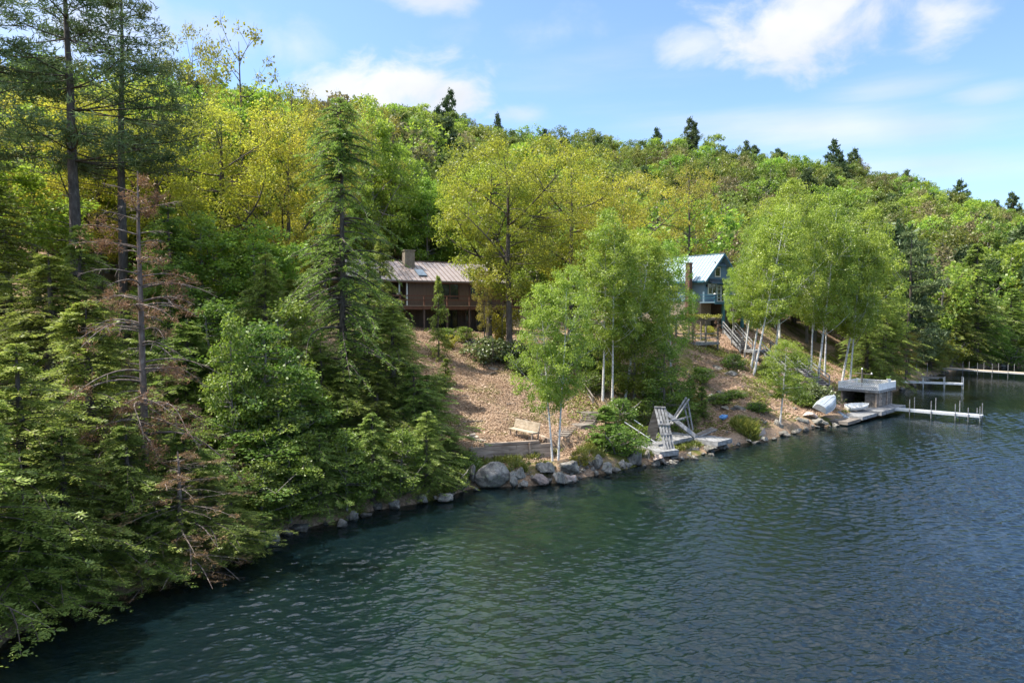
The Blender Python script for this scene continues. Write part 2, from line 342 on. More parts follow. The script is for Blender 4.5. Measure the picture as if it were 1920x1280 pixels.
class MB:
    """collects boxes, bars and tubes into one mesh"""
    def __init__(s): s.v = []; s.q = []; s.t = []; s.n = 0; s.mi = []; s.ti = []
    def add(s, v, q=(), t=(), mi=0):
        v = np.asarray(v, float).reshape(-1, 3)
        for f in q: s.q.append([i+s.n for i in f]); s.mi.append(mi)
        for f in t: s.t.append([i+s.n for i in f]); s.ti.append(mi)
        s.v.append(v); s.n += len(v); return s
    def box(s, c, d, rz=0, mi=0):
        x, y, z = d[0]/2, d[1]/2, d[2]/2
        v = np.array([(-x,-y,-z),(x,-y,-z),(x,y,-z),(-x,y,-z),(-x,-y,z),(x,-y,z),(x,y,z),(-x,y,z)])
        if rz:
            cc, ss = math.cos(rz), math.sin(rz)
            v = v@np.array([[cc,ss,0],[-ss,cc,0],[0,0,1]])
        return s.add(v+np.asarray(c, float), [(0,3,2,1),(4,5,6,7),(0,1,5,4),(1,2,6,5),(2,3,7,6),(3,0,4,7)], mi=mi)
    def bar(s, a, b, w, t, up=(0,0,1), mi=0):
        """square-section plank from a to b, width w across, thickness t along up"""
        a = np.asarray(a, float); b = np.asarray(b, float); d = b-a; d = d/np.linalg.norm(d)
        up = np.asarray(up, float)
        if abs(d@up) > .97: up = np.array([0,1,0.]) if abs(d[1]) < .9 else np.array([1,0,0.])
        sx = np.cross(d, up); sx /= np.linalg.norm(sx); u = np.cross(sx, d)
        sx = sx*w/2; u = u*t/2
        v = [a-sx-u, a+sx-u, a+sx+u, a-sx+u, b-sx-u, b+sx-u, b+sx+u, b-sx+u]
        return s.add(v, [(0,3,2,1),(4,5,6,7),(0,1,5,4),(1,2,6,5),(2,3,7,6),(3,0,4,7)], mi=mi)
    def tube(s, a, b, r, n=8, r2=None, mi=0):
        v, q = tube_np(np.array([a, b], float), np.array([r, r if r2 is None else r2]), n)
        s.add(v, q, mi=mi)
        s.add(v[:n], t=[(0, i+1, i) for i in range(1, n-1)], mi=mi); s.add(v[-n:], t=[(0, i, i+1) for i in range(1, n-1)], mi=mi)
        return s
    def poly(s, pts, mi=0):
        pts = [tuple(p) for p in pts]
        if len(pts) == 4: return s.add(pts, [(0,1,2,3)], mi=mi)
        return s.add(pts, t=[(0,i,i+1) for i in range(1, len(pts)-1)], mi=mi)
    def prism(s, pts, ext, mi=0):
        """extrude polygon pts by vector ext"""
        n = len(pts); p = np.asarray(pts, float); e = np.asarray(ext, float)
        s.add(np.vstack([p, p+e]), q=[(i, (i+1) % n, n+(i+1) % n, n+i) for i in range(n)], mi=mi)
        s.add(p, t=[(0,i+1,i) for i in range(1, n-1)], mi=mi); s.add(p+e, t=[(0,i,i+1) for i in range(1, n-1)], mi=mi)
        return s
    def build(s, name, mat, parent=None, origin=None, bevel=0, smooth=False):
        mats = mat if isinstance(mat, (list, tuple)) else [mat]
        v = np.vstack(s.v)
        if origin is not None: v = v-np.asarray(origin, float)
        me = mesh_np(name, v, s.q, s.t, mats, s.mi+s.ti, smooth)
        o = link(name, me, parent)
        if origin is not None and parent is None: o.location = origin
        if bevel:
            b = o.modifiers.new('bevel', 'BEVEL'); b.width = bevel; b.segments = 1; b.limit_method = 'ANGLE'
        return o
def tube_np(pts, rad, n=6):
    pts = np.asarray(pts, float); k = len(pts)
    d = np.gradient(pts, axis=0); d /= np.linalg.norm(d, axis=1)[:,None]+1e-9
    ref = np.where(np.abs(d[:,2:3]) > .9, np.array([[1.,0,0]]), np.array([[0,0,1.]]))
    s1 = np.cross(d, ref); s1 /= np.linalg.norm(s1, axis=1)[:,None]+1e-9
    s2 = np.cross(d, s1)
    for i in range(1, k):                      # keep frames consistent
        p = s1[i-1]-d[i]*(s1[i-1]@d[i]); L = np.linalg.norm(p)
        if L > 1e-6: s1[i] = p/L; s2[i] = np.cross(d[i], s1[i])
    a = np.arange(n)*2*PI/n
    ring = np.cos(a)[None,:,None]*s1[:,None,:]+np.sin(a)[None,:,None]*s2[:,None,:]
    v = (pts[:,None,:]+ring*np.asarray(rad)[:,None,None]).reshape(-1, 3)
    i = np.arange(k-1)[:,None]*n; j = np.arange(n)[None,:]
    q = np.stack([i+j, i+(j+1) % n, i+n+(j+1) % n, i+n+j], -1).reshape(-1, 4)
    return v, q
class Tubes:
    def __init__(s): s.v = []; s.q = []; s.n = 0
    def add(s, pts, rad, n=6):
        v, q = tube_np(pts, rad, n); s.v.append(v); s.q.append(q+s.n); s.n += len(v)
    def mesh(s, name, mat): return mesh_np(name, np.vstack(s.v), np.vstack(s.q), None, [mat], None, True)
def unit(v): return v/(np.linalg.norm(v, axis=-1, keepdims=True)+1e-9)
def diamonds(c, ax, nr, l, w):
    """leaf-shaped quads: c base (N,3), ax direction, nr normal, lengths, widths"""
    ax = unit(ax); sd = unit(np.cross(nr, ax))
    l = np.broadcast_to(np.asarray(l, float), (len(c),))[:,None]; w = np.broadcast_to(np.asarray(w, float), (len(c),))[:,None]
    m = c+ax*l*.45
    v = np.stack([c, m+sd*w*.5, c+ax*l, m-sd*w*.5], 1).reshape(-1, 3)
    return v
def leafmesh(name, v, mats, midx=None):
    q = np.arange(len(v)).reshape(-1, 4)
    return mesh_np(name, v, q, None, mats, midx)
def bez(a, b, c, n):
    t = np.linspace(0, 1, n)[:,None]
    return (1-t)**2*a+2*t*(1-t)*b+t*t*c
# ------------------------------------------------------------------ tree builders
def crown_points(rng, n, cb, H, Rad, prof, lob=.3):
    """clump centres in an uneven crown envelope"""
    out = []
    ph = rng.uniform(0, 6.28, 6); am = rng.uniform(.5, 1, 6)
    while len(out) < n:
        h = rng.uniform(0, 1); a = rng.uniform(0, 2*PI)
        w = np.interp(h, prof[0], prof[1])
        w *= 1+lob*(am[0]*math.sin(2*a+ph[0]+3*h)+am[1]*math.sin(3*a+ph[1]-4*h)+am[2]*math.sin(5*a+ph[2]+9*h))*.6
        r = w*(rng.uniform(.12, 1)**.55)
        if rng.uniform() > .25+.75*w: continue
        out.append((r*Rad*math.cos(a), r*Rad*math.sin(a), cb+h*(H-cb)))
    return np.array(out)
PR_ROUND = ([0,.15,.4,.65,.85,1],[.45,.8,1,.9,.6,.2])
PR_VASE = ([0,.2,.5,.8,.95,1],[.3,.55,.9,1,.7,.35])
PR_BIRCH = ([0,.15,.4,.7,.9,1],[.45,.8,1,.8,.5,.15])
PR_COL = ([0,.2,.5,.8,1],[.7,1,.95,.7,.2])
def clump_leaves(rng, cen, n, rc, lsize, flat=.7, droop=.3, wr=.75):
    K = len(cen)
    d = unit(rng.normal(size=(K, n, 3))); rr = rng.uniform(.15, 1, (K, n, 1))**.6
    rcs = rc*rng.uniform(.65, 1.3, (K, 1, 1))
    off = d*rr*rcs; off[..., 2] *= flat
    pos = (cen[:,None,:]+off).reshape(-1, 3)
    outw = off.reshape(-1, 3)
    ax = unit(outw)+rng.normal(size=pos.shape)*.7; ax[:,2] -= droop
    nr = rng.normal(size=pos.shape)*.65+unit(outw)*.35+np.array([0,0,.75])
    l = lsize*rng.uniform(.45, 1.5, len(pos))
    return diamonds(pos, ax, nr, l, l*wr)
def skeleton(rng, cen, H, cb, tr, lean, nl, tub, twigs=3, rc=.8, bend=.3, multi=1, sides=8, limb=1.0):
    """trunk, limbs to far clumps, branches to the rest, twigs"""
    pts_all = []
    th = H*.93
    for m in range(multi):
        k = 9; t = np.linspace(0, 1, k)
        off = rng.normal(size=(k, 2))*bend*.35; off[0] = 0
        off = np.cumsum(off, 0)*t[:,None]*.6
        tp = np.stack([lean[0]*t+off[:,0], lean[1]*t+off[:,1], t*th-.3*(t == 0)], 1)
        if multi > 1:
            a = m*2*PI/multi+rng.uniform(0, 1); tp[:,0] += np.cos(a)*(.22+.9*t); tp[:,1] += np.sin(a)*(.22+.9*t)
        rad = tr*(1-t)**.75*np.where(t == 0, 1.35, 1)+.018
        tub.add(tp, rad, sides); pts_all.append((tp, rad))
    T = np.vstack([np.stack([np.interp(np.linspace(0,1,40), np.linspace(0,1,len(p)), p[:,i]) for i in range(3)],1) for p, _ in pts_all])
    TR = np.hstack([np.interp(np.linspace(0,1,40), np.linspace(0,1,len(p)), r) for p, r in pts_all])
    # main limbs by farthest-point picking
    sel = [int(np.argmax(np.hypot(cen[:,0], cen[:,1])))]
    dm = np.linalg.norm(cen-cen[sel[0]], axis=1)
    while len(sel) < min(nl, len(cen)):
        i = int(np.argmax(dm)); sel.append(i); dm = np.minimum(dm, np.linalg.norm(cen-cen[i], axis=1))
    N_ = [T]; NR = [TR]
    for i in sel:
        c = cen[i]; rad_h = np.hypot(c[0]-T[:,0], c[1]-T[:,1])
        want = c[2]-rad_h*rng.uniform(.5, 1.0)
        ok = np.abs(T[:,2]-np.clip(want, cb*.8, H*.85)); j = int(np.argmin(ok))
        a = T[j]; mid = a*.5+c*.5+np.array([0,0,-.06*np.linalg.norm(c-a)])+rng.normal(size=3)*.12*np.linalg.norm(c-a)
        p = bez(a, mid, c, 9); r0 = min(TR[j]*.62, .018+.02*np.linalg.norm(c-a))*limb
        r = np.linspace(r0, .015*limb, 9); tub.add(p, r, 5)
        N_.append(p[2:]); NR.append(r[2:])
    A = np.vstack(N_); AR = np.hstack(NR)
    for i in range(len(cen)):
        if i in sel: continue
        c = cen[i]; d = np.linalg.norm(A-c, axis=1)+np.maximum(A[:,2]-c[2], 0)*1.5
        j = int(np.argmin(d)); a = A[j]
        mid = a*.45+c*.55+rng.normal(size=3)*.12*np.linalg.norm(c-a)
        p = bez(a, mid, c, 5); tub.add(p, np.linspace(min(AR[j]*.7, .05)*limb, .01*limb, 5), 4)
    if twigs:
        for c in cen:
            for k in range(twigs):
                d = unit(rng.normal(size=3)+np.array([0,0,.4])); tub.add(np.array([c, c+d*rc*.5+[0,0,.02], c+d*rc*.95]), np.array([.012,.009,.005])*limb, 3)
def broadleaf(name, seed, H, cb, Rad, ncl, nlv, lsize, tr, leaf, bark, prof=PR_ROUND, rc=.8, lean=(0,0), nl=9, twigs=2, multi=1, flat=.7, droop=.3, bend=.3, limb=1.0):
    rng = np.random.default_rng(seed)
    cen = crown_points(rng, ncl, cb, H, Rad, prof)
    cen[:,0] += lean[0]*cen[:,2]/H; cen[:,1] += lean[1]*cen[:,2]/H
    tub = Tubes(); skeleton(rng, cen, H, cb, tr, lean, nl, tub, twigs, rc, bend, multi, limb=limb)
    v = clump_leaves(rng, cen, nlv, rc, lsize, flat, droop)
    return tub.mesh(name+'_trunk', M[bark]), leafmesh(name+'_crown', v, [M[leaf]])
def spray_branches(rng, starts, dirs, lens, droop, nsp, spl, nlen, nwid, tub=None, brad=.03, lift=.1, step=.075, tilt=.75):
    """flat conifer fans: each branch carries side sprays set with short needles"""
    C = []; A = []; NN = []; LL = []
    for s, d, L in zip(starts, dirs, lens):
        t = np.linspace(0, 1, 8)
        h = np.stack([d[0]*L*t, d[1]*L*t, d[2]*L*t+lift*L*t-droop*L*t**2.2], 1)
        side = np.array([-d[1], d[0], 0.]); wob = np.sin(t*PI)*rng.normal()*.08*L
        p = s+h+side*wob[:,None]
        if tub is not None: tub.add(p, np.linspace(brad*(.4+.6*L/3.0), .006, 8), 4)
        for k in range(int(nsp*(.5+.5*L/2.5))):
            u = rng.uniform(.16, 1.0); b = np.array([np.interp(u, t, p[:,i]) for i in range(3)])
            sg = 1 if k % 2 else -1
            sl = spl*(1.15-.75*u)*rng.uniform(.6, 1.2)*min(1, .45+L/4)
            fw = rng.uniform(.35, .9)
            sd = unit(np.array([d[0], d[1], d[2]*.5])*fw+side*sg*rng.uniform(.5, 1.0)+np.array([0,0,rng.uniform(-.55,.18)]))
            m = max(3, int(sl/step)); q = np.linspace(.08, 1, m)[:,None]
            c = b+sd*sl*q+np.array([0,0,-1])*rng.uniform(.05,.55)*sl*q**2
            up = unit(np.array([rng.normal()*tilt, rng.normal()*tilt, 1.0]))
            ss = unit(np.cross(up, sd))
            for g in (1, -1):
                C.append(c); A.append(sd[None]*.75+ss[None]*g*.75+rng.normal(size=c.shape)*.16)
                NN.append(np.repeat(up[None], m, 0)+rng.normal(size=c.shape)*.25)
                LL.append(nlen*(1.25-.75*q[:,0])*rng.uniform(.8, 1.2, m))
    C = np.vstack(C); A = np.vstack(A); NN = np.vstack(NN); LL = np.hstack(LL)
    return diamonds(C, A, NN, LL, LL*nwid)
def hemlock(name, seed, H, Rad, start, nb, nsp, tr, spl=.7, nlen=.15, nwid=.42, leaf='hemlock', droop=.42, pexp=.85, sparse=0.0, bark='bark', step=.09, lean=(0,0)):
    rng = np.random.default_rng(seed)
    tub = Tubes(); k = 10; t = np.linspace(0, 1, k)
    tp = np.stack([lean[0]*t+np.cumsum(rng.normal(size=k)*.03), lean[1]*t+np.cumsum(rng.normal(size=k)*.03), t*H-.3*(t == 0)], 1)
    tub.add(tp, tr*(1-t)**.8*np.where(t == 0, 1.3, 1)+.012, 8)
    f = start+(1-start)*rng.uniform(0, 1, nb)**.92
    z = f*H; a = rng.uniform(0, 2*PI, nb)
    u = (f-start)/(1-start)
    shape = np.minimum(1, .55+u*2.2)*(1-u)**pexp+.05
    bl = 1+.28*np.sin(a*2+z*.8)+.2*np.sin(a*3-z*1.7)
    L = Rad*shape*bl*rng.uniform(.6, 1.15, nb)
    keep = rng.uniform(size=nb) > sparse; z, a, L = z[keep], a[keep], L[keep]
    st = np.stack([np.interp(z, tp[:,2], tp[:,0]), np.interp(z, tp[:,2], tp[:,1]), z], 1)
    dr = np.stack([np.cos(a), np.sin(a), rng.uniform(-.32, .34, len(a))], 1)
    v = spray_branches(rng, st, dr, L, droop, nsp, spl, nlen, nwid, tub, tr*.22, step=step)
    return tub.mesh(name+'_trunk', M[bark]), leafmesh(name+'_crown', v, [M[leaf]])
def tufts(rng, cen, n, l, w, up=.5):
    K = len(cen); d = unit(rng.normal(size=(K, n, 3))+np.array([0,0,up])).reshape(-1, 3)
    c = np.repeat(cen, n, 0)+rng.normal(size=(K*n, 3))*l*.25
    nr = rng.normal(size=c.shape)
    ls = l*rng.uniform(.7, 1.25, len(c))
    return diamonds(c, d, nr, ls, ls*w)
def white_pine(name, seed, H, Rad, start, nwh, per, ntuft, tr, tl=.3, tw=.22, nn=12, leaf='pine_needle', rise=.18, bark='bark', ragged=.35, deadlow=True):
    rng = np.random.default_rng(seed)
    tub = Tubes(); k = 12; t = np.linspace(0, 1, k)
    tp = np.stack([np.cumsum(rng.normal(size=k)*.05), np.cumsum(rng.normal(size=k)*.05), t*H-.3*(t == 0)], 1)
    tub.add(tp, tr*(1-t)**.8*np.where(t == 0, 1.3, 1)+.02, 9)
    cen = []
    for w in range(nwh):
        u = (w+rng.uniform(-.25, .25))/nwh; u = min(max(u, 0), .985); z = (start+(1-start)*u)*H
        for b in range(per):
            a = rng.uniform(0, 2*PI)
            L = Rad*(np.interp(u, [0,.15,.5,.8,1], [.75,1,.85,.5,.12]))*rng.uniform(1-ragged*1.3, 1.1)
            d = np.array([math.cos(a), math.sin(a), 0]); s = np.array([np.interp(z, tp[:,2], tp[:,0]), np.interp(z, tp[:,2], tp[:,1]), z])
            tt = np.linspace(0, 1, 7)[:,None]
            side = np.array([-d[1], d[0], 0])
            p = s+d*L*tt+np.array([0,0,1])*(rise*L*tt**1.6-.03*L*np.sin(tt*PI))+side*np.sin(tt*PI)*rng.normal()*.08*L
            tub.add(p, np.linspace(max(.02, tr*.22*(L/Rad)), .012, 7), 4)
            m = max(3, int(ntuft*L/Rad))
            q = rng.uniform(.3, 1, m)**.75
            base = np.stack([np.interp(q, tt[:,0], p[:,i]) for i in range(3)], 1)
            lat = side[None]*rng.normal(size=(m,1))*.24*L*(.35+.65*q[:,None])+d[None]*rng.normal(size=(m,1))*.05*L
            c = base+lat+np.stack([np.zeros(m), np.zeros(m), rng.uniform(-.05,.25,m)], 1)
            cen.append(c)
    if deadlow:
        for j in range(14):
            z = H*rng.uniform(start*.45, start); a = rng.uniform(0, 2*PI); L = Rad*rng.uniform(.15,.5); d = np.array([math.cos(a), math.sin(a), rng.uniform(-.1,.2)])
            s = np.array([np.interp(z, tp[:,2], tp[:,0]), np.interp(z, tp[:,2], tp[:,1]), z])
            tub.add(np.array([s, s+d*L*.5, s+d*L+[0,0,-.1*L]]), [.03,.02,.008], 4)
    cen.append(np.array([[tp[-1,0], tp[-1,1], H-.15]]))
    v = tufts(rng, np.vstack(cen), nn, tl, tw)
    return tub.mesh(name+'_trunk', M[bark]), leafmesh(name+'_crown', v, [M[leaf]])
def dead_pine(name, seed, H, Rad, tr):
    """browning pine: grey bare drooping limbs with rust needles left on some"""
    rng = np.random.default_rng(seed)
    tub = Tubes(); k = 12; t = np.linspace(0, 1, k)
    tp = np.stack([np.cumsum(rng.normal(size=k)*.02), np.cumsum(rng.normal(size=k)*.02), t*H-.3*(t == 0)], 1)
    tub.add(tp, tr*(1-t)**.7*np.where(t == 0, 1.2, 1)+.02, 10)
    cen = []
    for b in range(105):
        u = rng.uniform(0.02, .99); z = u*H; a = rng.uniform(0, 2*PI)
        L = Rad*np.interp(u, [0,.25,.6,.85,1], [1.0,1,.85,.6,.2])*rng.uniform(.25, 1.2)
        d = np.array([math.cos(a), math.sin(a), 0.]); side = np.array([-d[1], d[0], 0])
        tt = np.linspace(0, 1, 9)[:,None]
        dr = np.interp(u, [0,.4,.75,1], [.65,.4,.1,-.35])*rng.uniform(.6,1.3)
        s = np.array([np.interp(z, tp[:,2], tp[:,0]), np.interp(z, tp[:,2], tp[:,1]), z])
        p = s+d*L*tt+np.array([0,0,1])*(.12*L*np.sin(tt*PI*.8)-dr*L*tt**2)+side*np.sin(tt*PI*1.3)*rng.normal()*.1*L
        tub.add(p, np.linspace(.035*(L/Rad)+.012, .008, 9), 5)
        needle = rng.uniform() < np.interp(u, [0,.3,.5,.75,1], [.75,.7,.4,.5,.6])
        for m in range(9):
            q = rng.uniform(.3, 1); b0 = np.array([np.interp(q, tt[:,0], p[:,i]) for i in range(3)])
            l = L*.34*(1.25-q)*rng.uniform(.6,1.3); dd = unit(d*rng.uniform(.3,1)+side*rng.normal()*.9+np.array([0,0,rng.uniform(-.8,.35)]))
            e = b0+dd*l; mid = (b0+e)/2+np.array([0,0,.12*l])
            tub.add(bez(b0, mid, e, 4), [.012,.009,.007,.004], 3)
            if needle and rng.uniform() < .75:
                w = rng.uniform(.35, 1.05, (5,1)); cen.append(b0+(e-b0)*w+rng.normal(size=(5,3))*.12)
    v = tufts(rng, np.vstack(cen), 8, .15, .13, up=.1)
    return tub.mesh(name+'_trunk', M['dead_bark']), leafmesh(name+'_needles', v, [M['rust_needle']])
def far_broadleaf(name, seed, H, Rad, ncl, nlv, ls, leaf='far_leaf', prof=PR_ROUND, cb=.22, bark='grey_bark'):
    rng = np.random.default_rng(seed)
    cen = crown_points(rng, ncl, H*cb, H, Rad, prof, .4)
    tub = Tubes(); t = np.linspace(0, 1, 5)
    tub.add(np.stack([t*0, t*0, t*H*.9], 1), .2*(1-t)+.03, 5)
    for c in cen[:14]:
        z = max(H*.2, c[2]-math.hypot(c[0], c[1])*.8); tub.add(np.array([[0,0,z], c*.5+np.array([0,0,z*.5-.2]), c]), [.08,.05,.02], 4)
    v = clump_leaves(rng, cen, nlv, Rad*.24, ls, .75, .2, .8)
    tv = np.vstack(tub.v); tq = np.vstack(tub.q)
    q = np.vstack([np.arange(len(v)).reshape(-1, 4), tq+len(v)])
    return mesh_np(name, np.vstack([v, tv]), q, None, [M[leaf], M[bark]], [0]*(len(v)//4)+[1]*len(tq))
def far_conifer(name, seed, H, Rad, nb, kind='hemlock', leaf='far_conifer'):
    if kind == 'hemlock': a, b = hemlock(name, seed, H, Rad, .06, nb, 7, .2, spl=1.1, nlen=.42, nwid=.5, leaf=leaf, droop=.3, step=.26)
    else: a, b = white_pine(name, seed, H, Rad, .25, int(nb/5)+2, 5, 15, .25, tl=.85, tw=.36, nn=9, leaf=leaf, rise=.2, ragged=.45, deadlow=False)
    va = np.empty(len(a.vertices)*3, np.float32); a.vertices.foreach_get('co', va)
    vb = np.empty(len(b.vertices)*3, np.float32); b.vertices.foreach_get('co', vb)
    qa = np.empty(len(a.loops), np.int32); a.loops.foreach_get('vertex_index', qa)
    qb = np.arange(len(b.vertices), dtype=np.int32)
    me = mesh_np(name, np.vstack([vb.reshape(-1,3), va.reshape(-1,3)]), np.vstack([qb.reshape(-1,4), qa.reshape(-1,4)+len(b.vertices)]), None,
                 [M[leaf], M['bark']], [0]*len(b.polygons)+[1]*len(a.polygons))
    bpy.data.meshes.remove(a); bpy.data.meshes.remove(b)
    return me
# prototypes: (trunk mesh, crown mesh, height, radius)
T = {}
def proto(k, meshes, H, Rad): T[k] = (*meshes, H, Rad)
for i in range(3):
    proto(f'oak{i}', broadleaf(f'oak{i}', 11+i, 18, 6.2-i*.6, 6.0, 150, 185, .145, .30, 'oak_leaf', 'bark', PR_VASE, rc=.95, nl=11, twigs=3, bend=.5), 18, 6.0)
for i in range(2):
    proto(f'bronze{i}', broadleaf(f'bronze{i}', 21+i, 16, 5, 4.2, 80, 120, .15, .2, 'bronze_leaf', 'bark', PR_VASE, rc=.8, nl=10, twigs=4, bend=.4), 16, 4.2)
for i in range(3):
    proto(f'maple{i}', broadleaf(f'maple{i}', 31+i, 14, 2.4, 4.0, 150, 130, .20, .18, 'maple_leaf', 'grey_bark', PR_ROUND, rc=.85, nl=9, twigs=1), 14, 4.0)
for i in range(4):
    proto(f'birch{i}', broadleaf(f'birch{i}', 41+i, 14, 4.0+.6*(i % 2), 3.0, 230, 100, .12, .085, 'birch_leaf', 'birch_bark', PR_BIRCH, rc=.5, nl=13, limb=.5, twigs=0, bend=.25, droop=.5, lean=(.7*(i-1.5), .3)), 14, 3.0)
proto('sparse', broadleaf('sparse', 51, 17, 6, 2.8, 36, 38, .2, .17, 'bronze_leaf', 'bark', PR_VASE, rc=.7, nl=14, twigs=7, bend=.2), 17, 2.8)
for i in range(2):
    proto(f'sapling{i}', broadleaf(f'sapling{i}', 61+i, 7, .6, 1.8, 95, 95, .13, .07, 'shrub_leaf', 'grey_bark', PR_COL, rc=.55, nl=8, twigs=1, flat=.45), 7, 1.8)
for i in range(3):
    proto(f'hemlock{i}', hemlock(f'hemlock{i}', 71+i, 13, 3.8, .03, 220, 28, .21), 13, 3.8)
proto('bighemlock', hemlock('bighemlock', 77, 20, 4.2, .07, 430, 22, .27, spl=.65, pexp=.5, droop=.42, sparse=.1), 20, 4.2)
for i in range(2):
    proto(f'pine{i}', white_pine(f'pine{i}', 81+i, 28, 5.2, .46, 13, 5, 34, .30, tl=.36, tw=.16, nn=13), 28, 5.2)
proto('midpine', white_pine('midpine', 85, 18, 4.6, .12, 16, 6, 22, .24, tl=.5, tw=.22, nn=10, leaf='pine_needle', rise=.08, deadlow=False), 18, 4.6)
proto('deadpine', dead_pine('deadpine', 91, 13.6, 3.0, .135), 13.6, 3.0)
for i in range(3):
    proto(f'bush{i}', broadleaf(f'bush{i}', 101+i, 1.6, .1, 1.1, 60, 70, .10, .03, 'shrub_leaf', 'grey_bark', PR_ROUND, rc=.33, nl=6, twigs=1, multi=3), 1.6, 1.1)
proto('darkbush', broadleaf('darkbush', 111, 1.6, .1, 1.2, 70, 60, .13, .03, 'dark_shrub', 'grey_bark', PR_ROUND, rc=.33, nl=6, twigs=0, multi=3), 1.6, 1.2)
proto('yellowbush', broadleaf('yellowbush', 112, 1.6, .1, 1.1, 55, 60, .10, .025, 'yellow_shrub', 'grey_bark', PR_VASE, rc=.32, nl=6, twigs=1, multi=3), 1.6, 1.1)
proto('cedar', hemlock('cedar', 115, 5, 1.25, .02, 150, 16, .08, spl=.5, nlen=.13, nwid=.45, leaf='shrub_leaf', droop=.1, pexp=.6), 5, 1.25)
proto('darkcedar', hemlock('darkcedar', 116, 5, 1.3, .02, 150, 16, .08, spl=.5, nlen=.14, nwid=.45, leaf='hemlock', droop=.2, pexp=.65), 5, 1.3)
FB = []
for i in range(7):
    leafk = ['far_leaf','far_leaf','maple_leaf','grey_leaf','far_leaf','far_leaf','maple_leaf'][i]
    FB.append(far_broadleaf(f'far_broadleaf{i}', 121+i, 12, 4.0+.4*(i % 3), 52, 60, .38, leafk, PR_ROUND if i % 2 else PR_VASE))
FC = [far_conifer(f'far_conifer{i}', 131+i, 14, 3.1, 70) for i in range(2)]+[far_conifer(f'far_pine{i}', 135+i, 17, 4.2, 50, 'pine') for i in range(3)]
NTREE = {'oak':'oak_tree','bronze':'oak_tree','maple':'maple_tree','birch':'birch_tree','sparse':'oak_tree','sapling':'sapling','hemlock':'hemlock_tree','bighemlock':'hemlock_tree',
         'pine':'pine_tree','midpine':'pine_tree','deadpine':'dead_pine_tree','bush':'bush','darkbush':'bush','yellowbush':'bush','cedar':'cedar_shrub','darkcedar':'cedar_shrub'}
_tr = random.Random(5)
def plant(kind, px, Y, label, ytop=None, h=None, wid=None, group=None, rz=None, lean=(0,0), py=None, cat=None, name=None, sink=.1):
    """a tree whose foot stands on the ground; px,py or px,Y give the spot, ytop its top in the photo"""
    if py is not None: b = G(px, py); x, Y = b.x, b.y
    else: x = (px-960)/F*Y
    z = hz(x, Y)
    tm, cm, H, Rad = T[kind]
    if h is None: h = P(px, ytop, Y).z-z
    sz = h/H; sx = sz*(1 if wid is None else wid*(1.35 if 'hemlock' in kind else 1)/(2*Rad*sz))
    base = kind.rstrip('0123456789'); nm = name or NTREE[base]
    c = cat or {'bush':'bush','cedar_shrub':'shrub','sapling':'sapling'}.get(nm, 'tree')
    o = thing(nm, label, c, (x, Y, z-sink), 0, group)
    o.rotation_mode = 'ZYX'; o.rotation_euler = (lean[1], lean[0], _tr.uniform(0, 2*PI) if rz is None else rz)
    o.scale = (sx, sx, sz)
    link('trunk' if c == 'tree' else 'stem', tm, o)
    link('needles' if kind == 'deadpine' else ('crown' if c == 'tree' else 'foliage'), cm, o)
    return o
# ------------------------------------------------------------------ setting: terrain, water, sky, sun, camera
def axis(segs):
    out = [segs[0][0]]
    for a, b, s in segs:
        n = max(1, int(round((b-a)/s))); out += list(a+(b-a)*np.arange(1, n+1)/n)
    return np.array(out)
ax = axis([(-520,-120,25),(-120,-40,4),(-40,-22,1.2),(-22,45,.5),(45,110,1.6),(110,300,6),(300,900,30)])
ay = axis([(-120,0,12),(0,14,2),(14,80,.5),(80,140,1.6),(140,420,5),(420,900,30)])
gx, gy = np.meshgrid(ax, ay)
gz = height(gx, gy)
nx, ny = len(ax), len(ay)
i = (np.arange(ny-1)[:,None]*nx+np.arange(nx-1)[None,:]).ravel()
q = np.stack([i, i+1, i+1+nx, i+nx], -1)
zq = gz.ravel()[q].max(1)
me = mesh_np('hillside', np.stack([gx.ravel(), gy.ravel(), gz.ravel()], -1), q, None, [M['ground'], M['bed']], (zq < .0).astype(np.int32), True)
tag(link('hillside', me), 'wooded hillside of leaf litter sloping down into the lake', 'ground', kind='structure')
# water: a real rippled surface, fine where it is near
wx = axis([(-520,-60,40),(-60,-26,2),(-26,-14,.12),(-14,18,.05),(18,34,.075),(34,52,.12),(52,110,.3),(110,250,2.5),(250,900,50)])
wy = axis([(-120,-6,12),(-6,6,.5),(6,15,.07),(15,28,.04),(28,44,.058),(44,66,.1),(66,120,.25),(120,200,1.0),(200,900,50)])
wgx, wgy = np.meshgrid(wx, wy)
wr_ = np.random.default_rng(17); wz = np.zeros(wgx.shape)
stp = np.maximum(np.gradient(wx)[None,:], np.gradient(wy)[:,None])
gust = .55+.9*np.clip(.5+fbm(wgx*.06+wgy*.03+9, wgy*.11+4, 31, 3)*1.9, 0, 1)
warp = fbm(wgx*.35, wgy*.35, 41, 2)*1.3
for sysn, ang0, sprd, cnt, share in (('wind', 108, 26, 46, 1.0), ('cross', 62, 30, 22, .55)):
    for k in range(cnt):
        lam = .15*(8.0**wr_.uniform(0,1)**1.9); an = R(ang0+wr_.normal()*sprd); ph = wr_.uniform(0, 2*PI)
        am = share*.0066*lam**.8*wr_.uniform(.6,1.3)
        fade = np.clip((lam/stp-2.0)/1.5, 0, 1)
        wz += am*fade*np.sin((np.cos(an)*wgx+np.sin(an)*wgy+warp*.35)*2*PI/lam+ph)
wz *= gust*np.clip(.45-shore_dist(wgx, wgy)/22, .45, 1.05); wz = wz+np.abs(wz)*.35
q_ = (np.arange(len(wy)-1)[:,None]*len(wx)+np.arange(len(wx)-1)[None,:]).ravel()
q_ = np.stack([q_, q_+1, q_+1+len(wx), q_+len(wx)], -1)
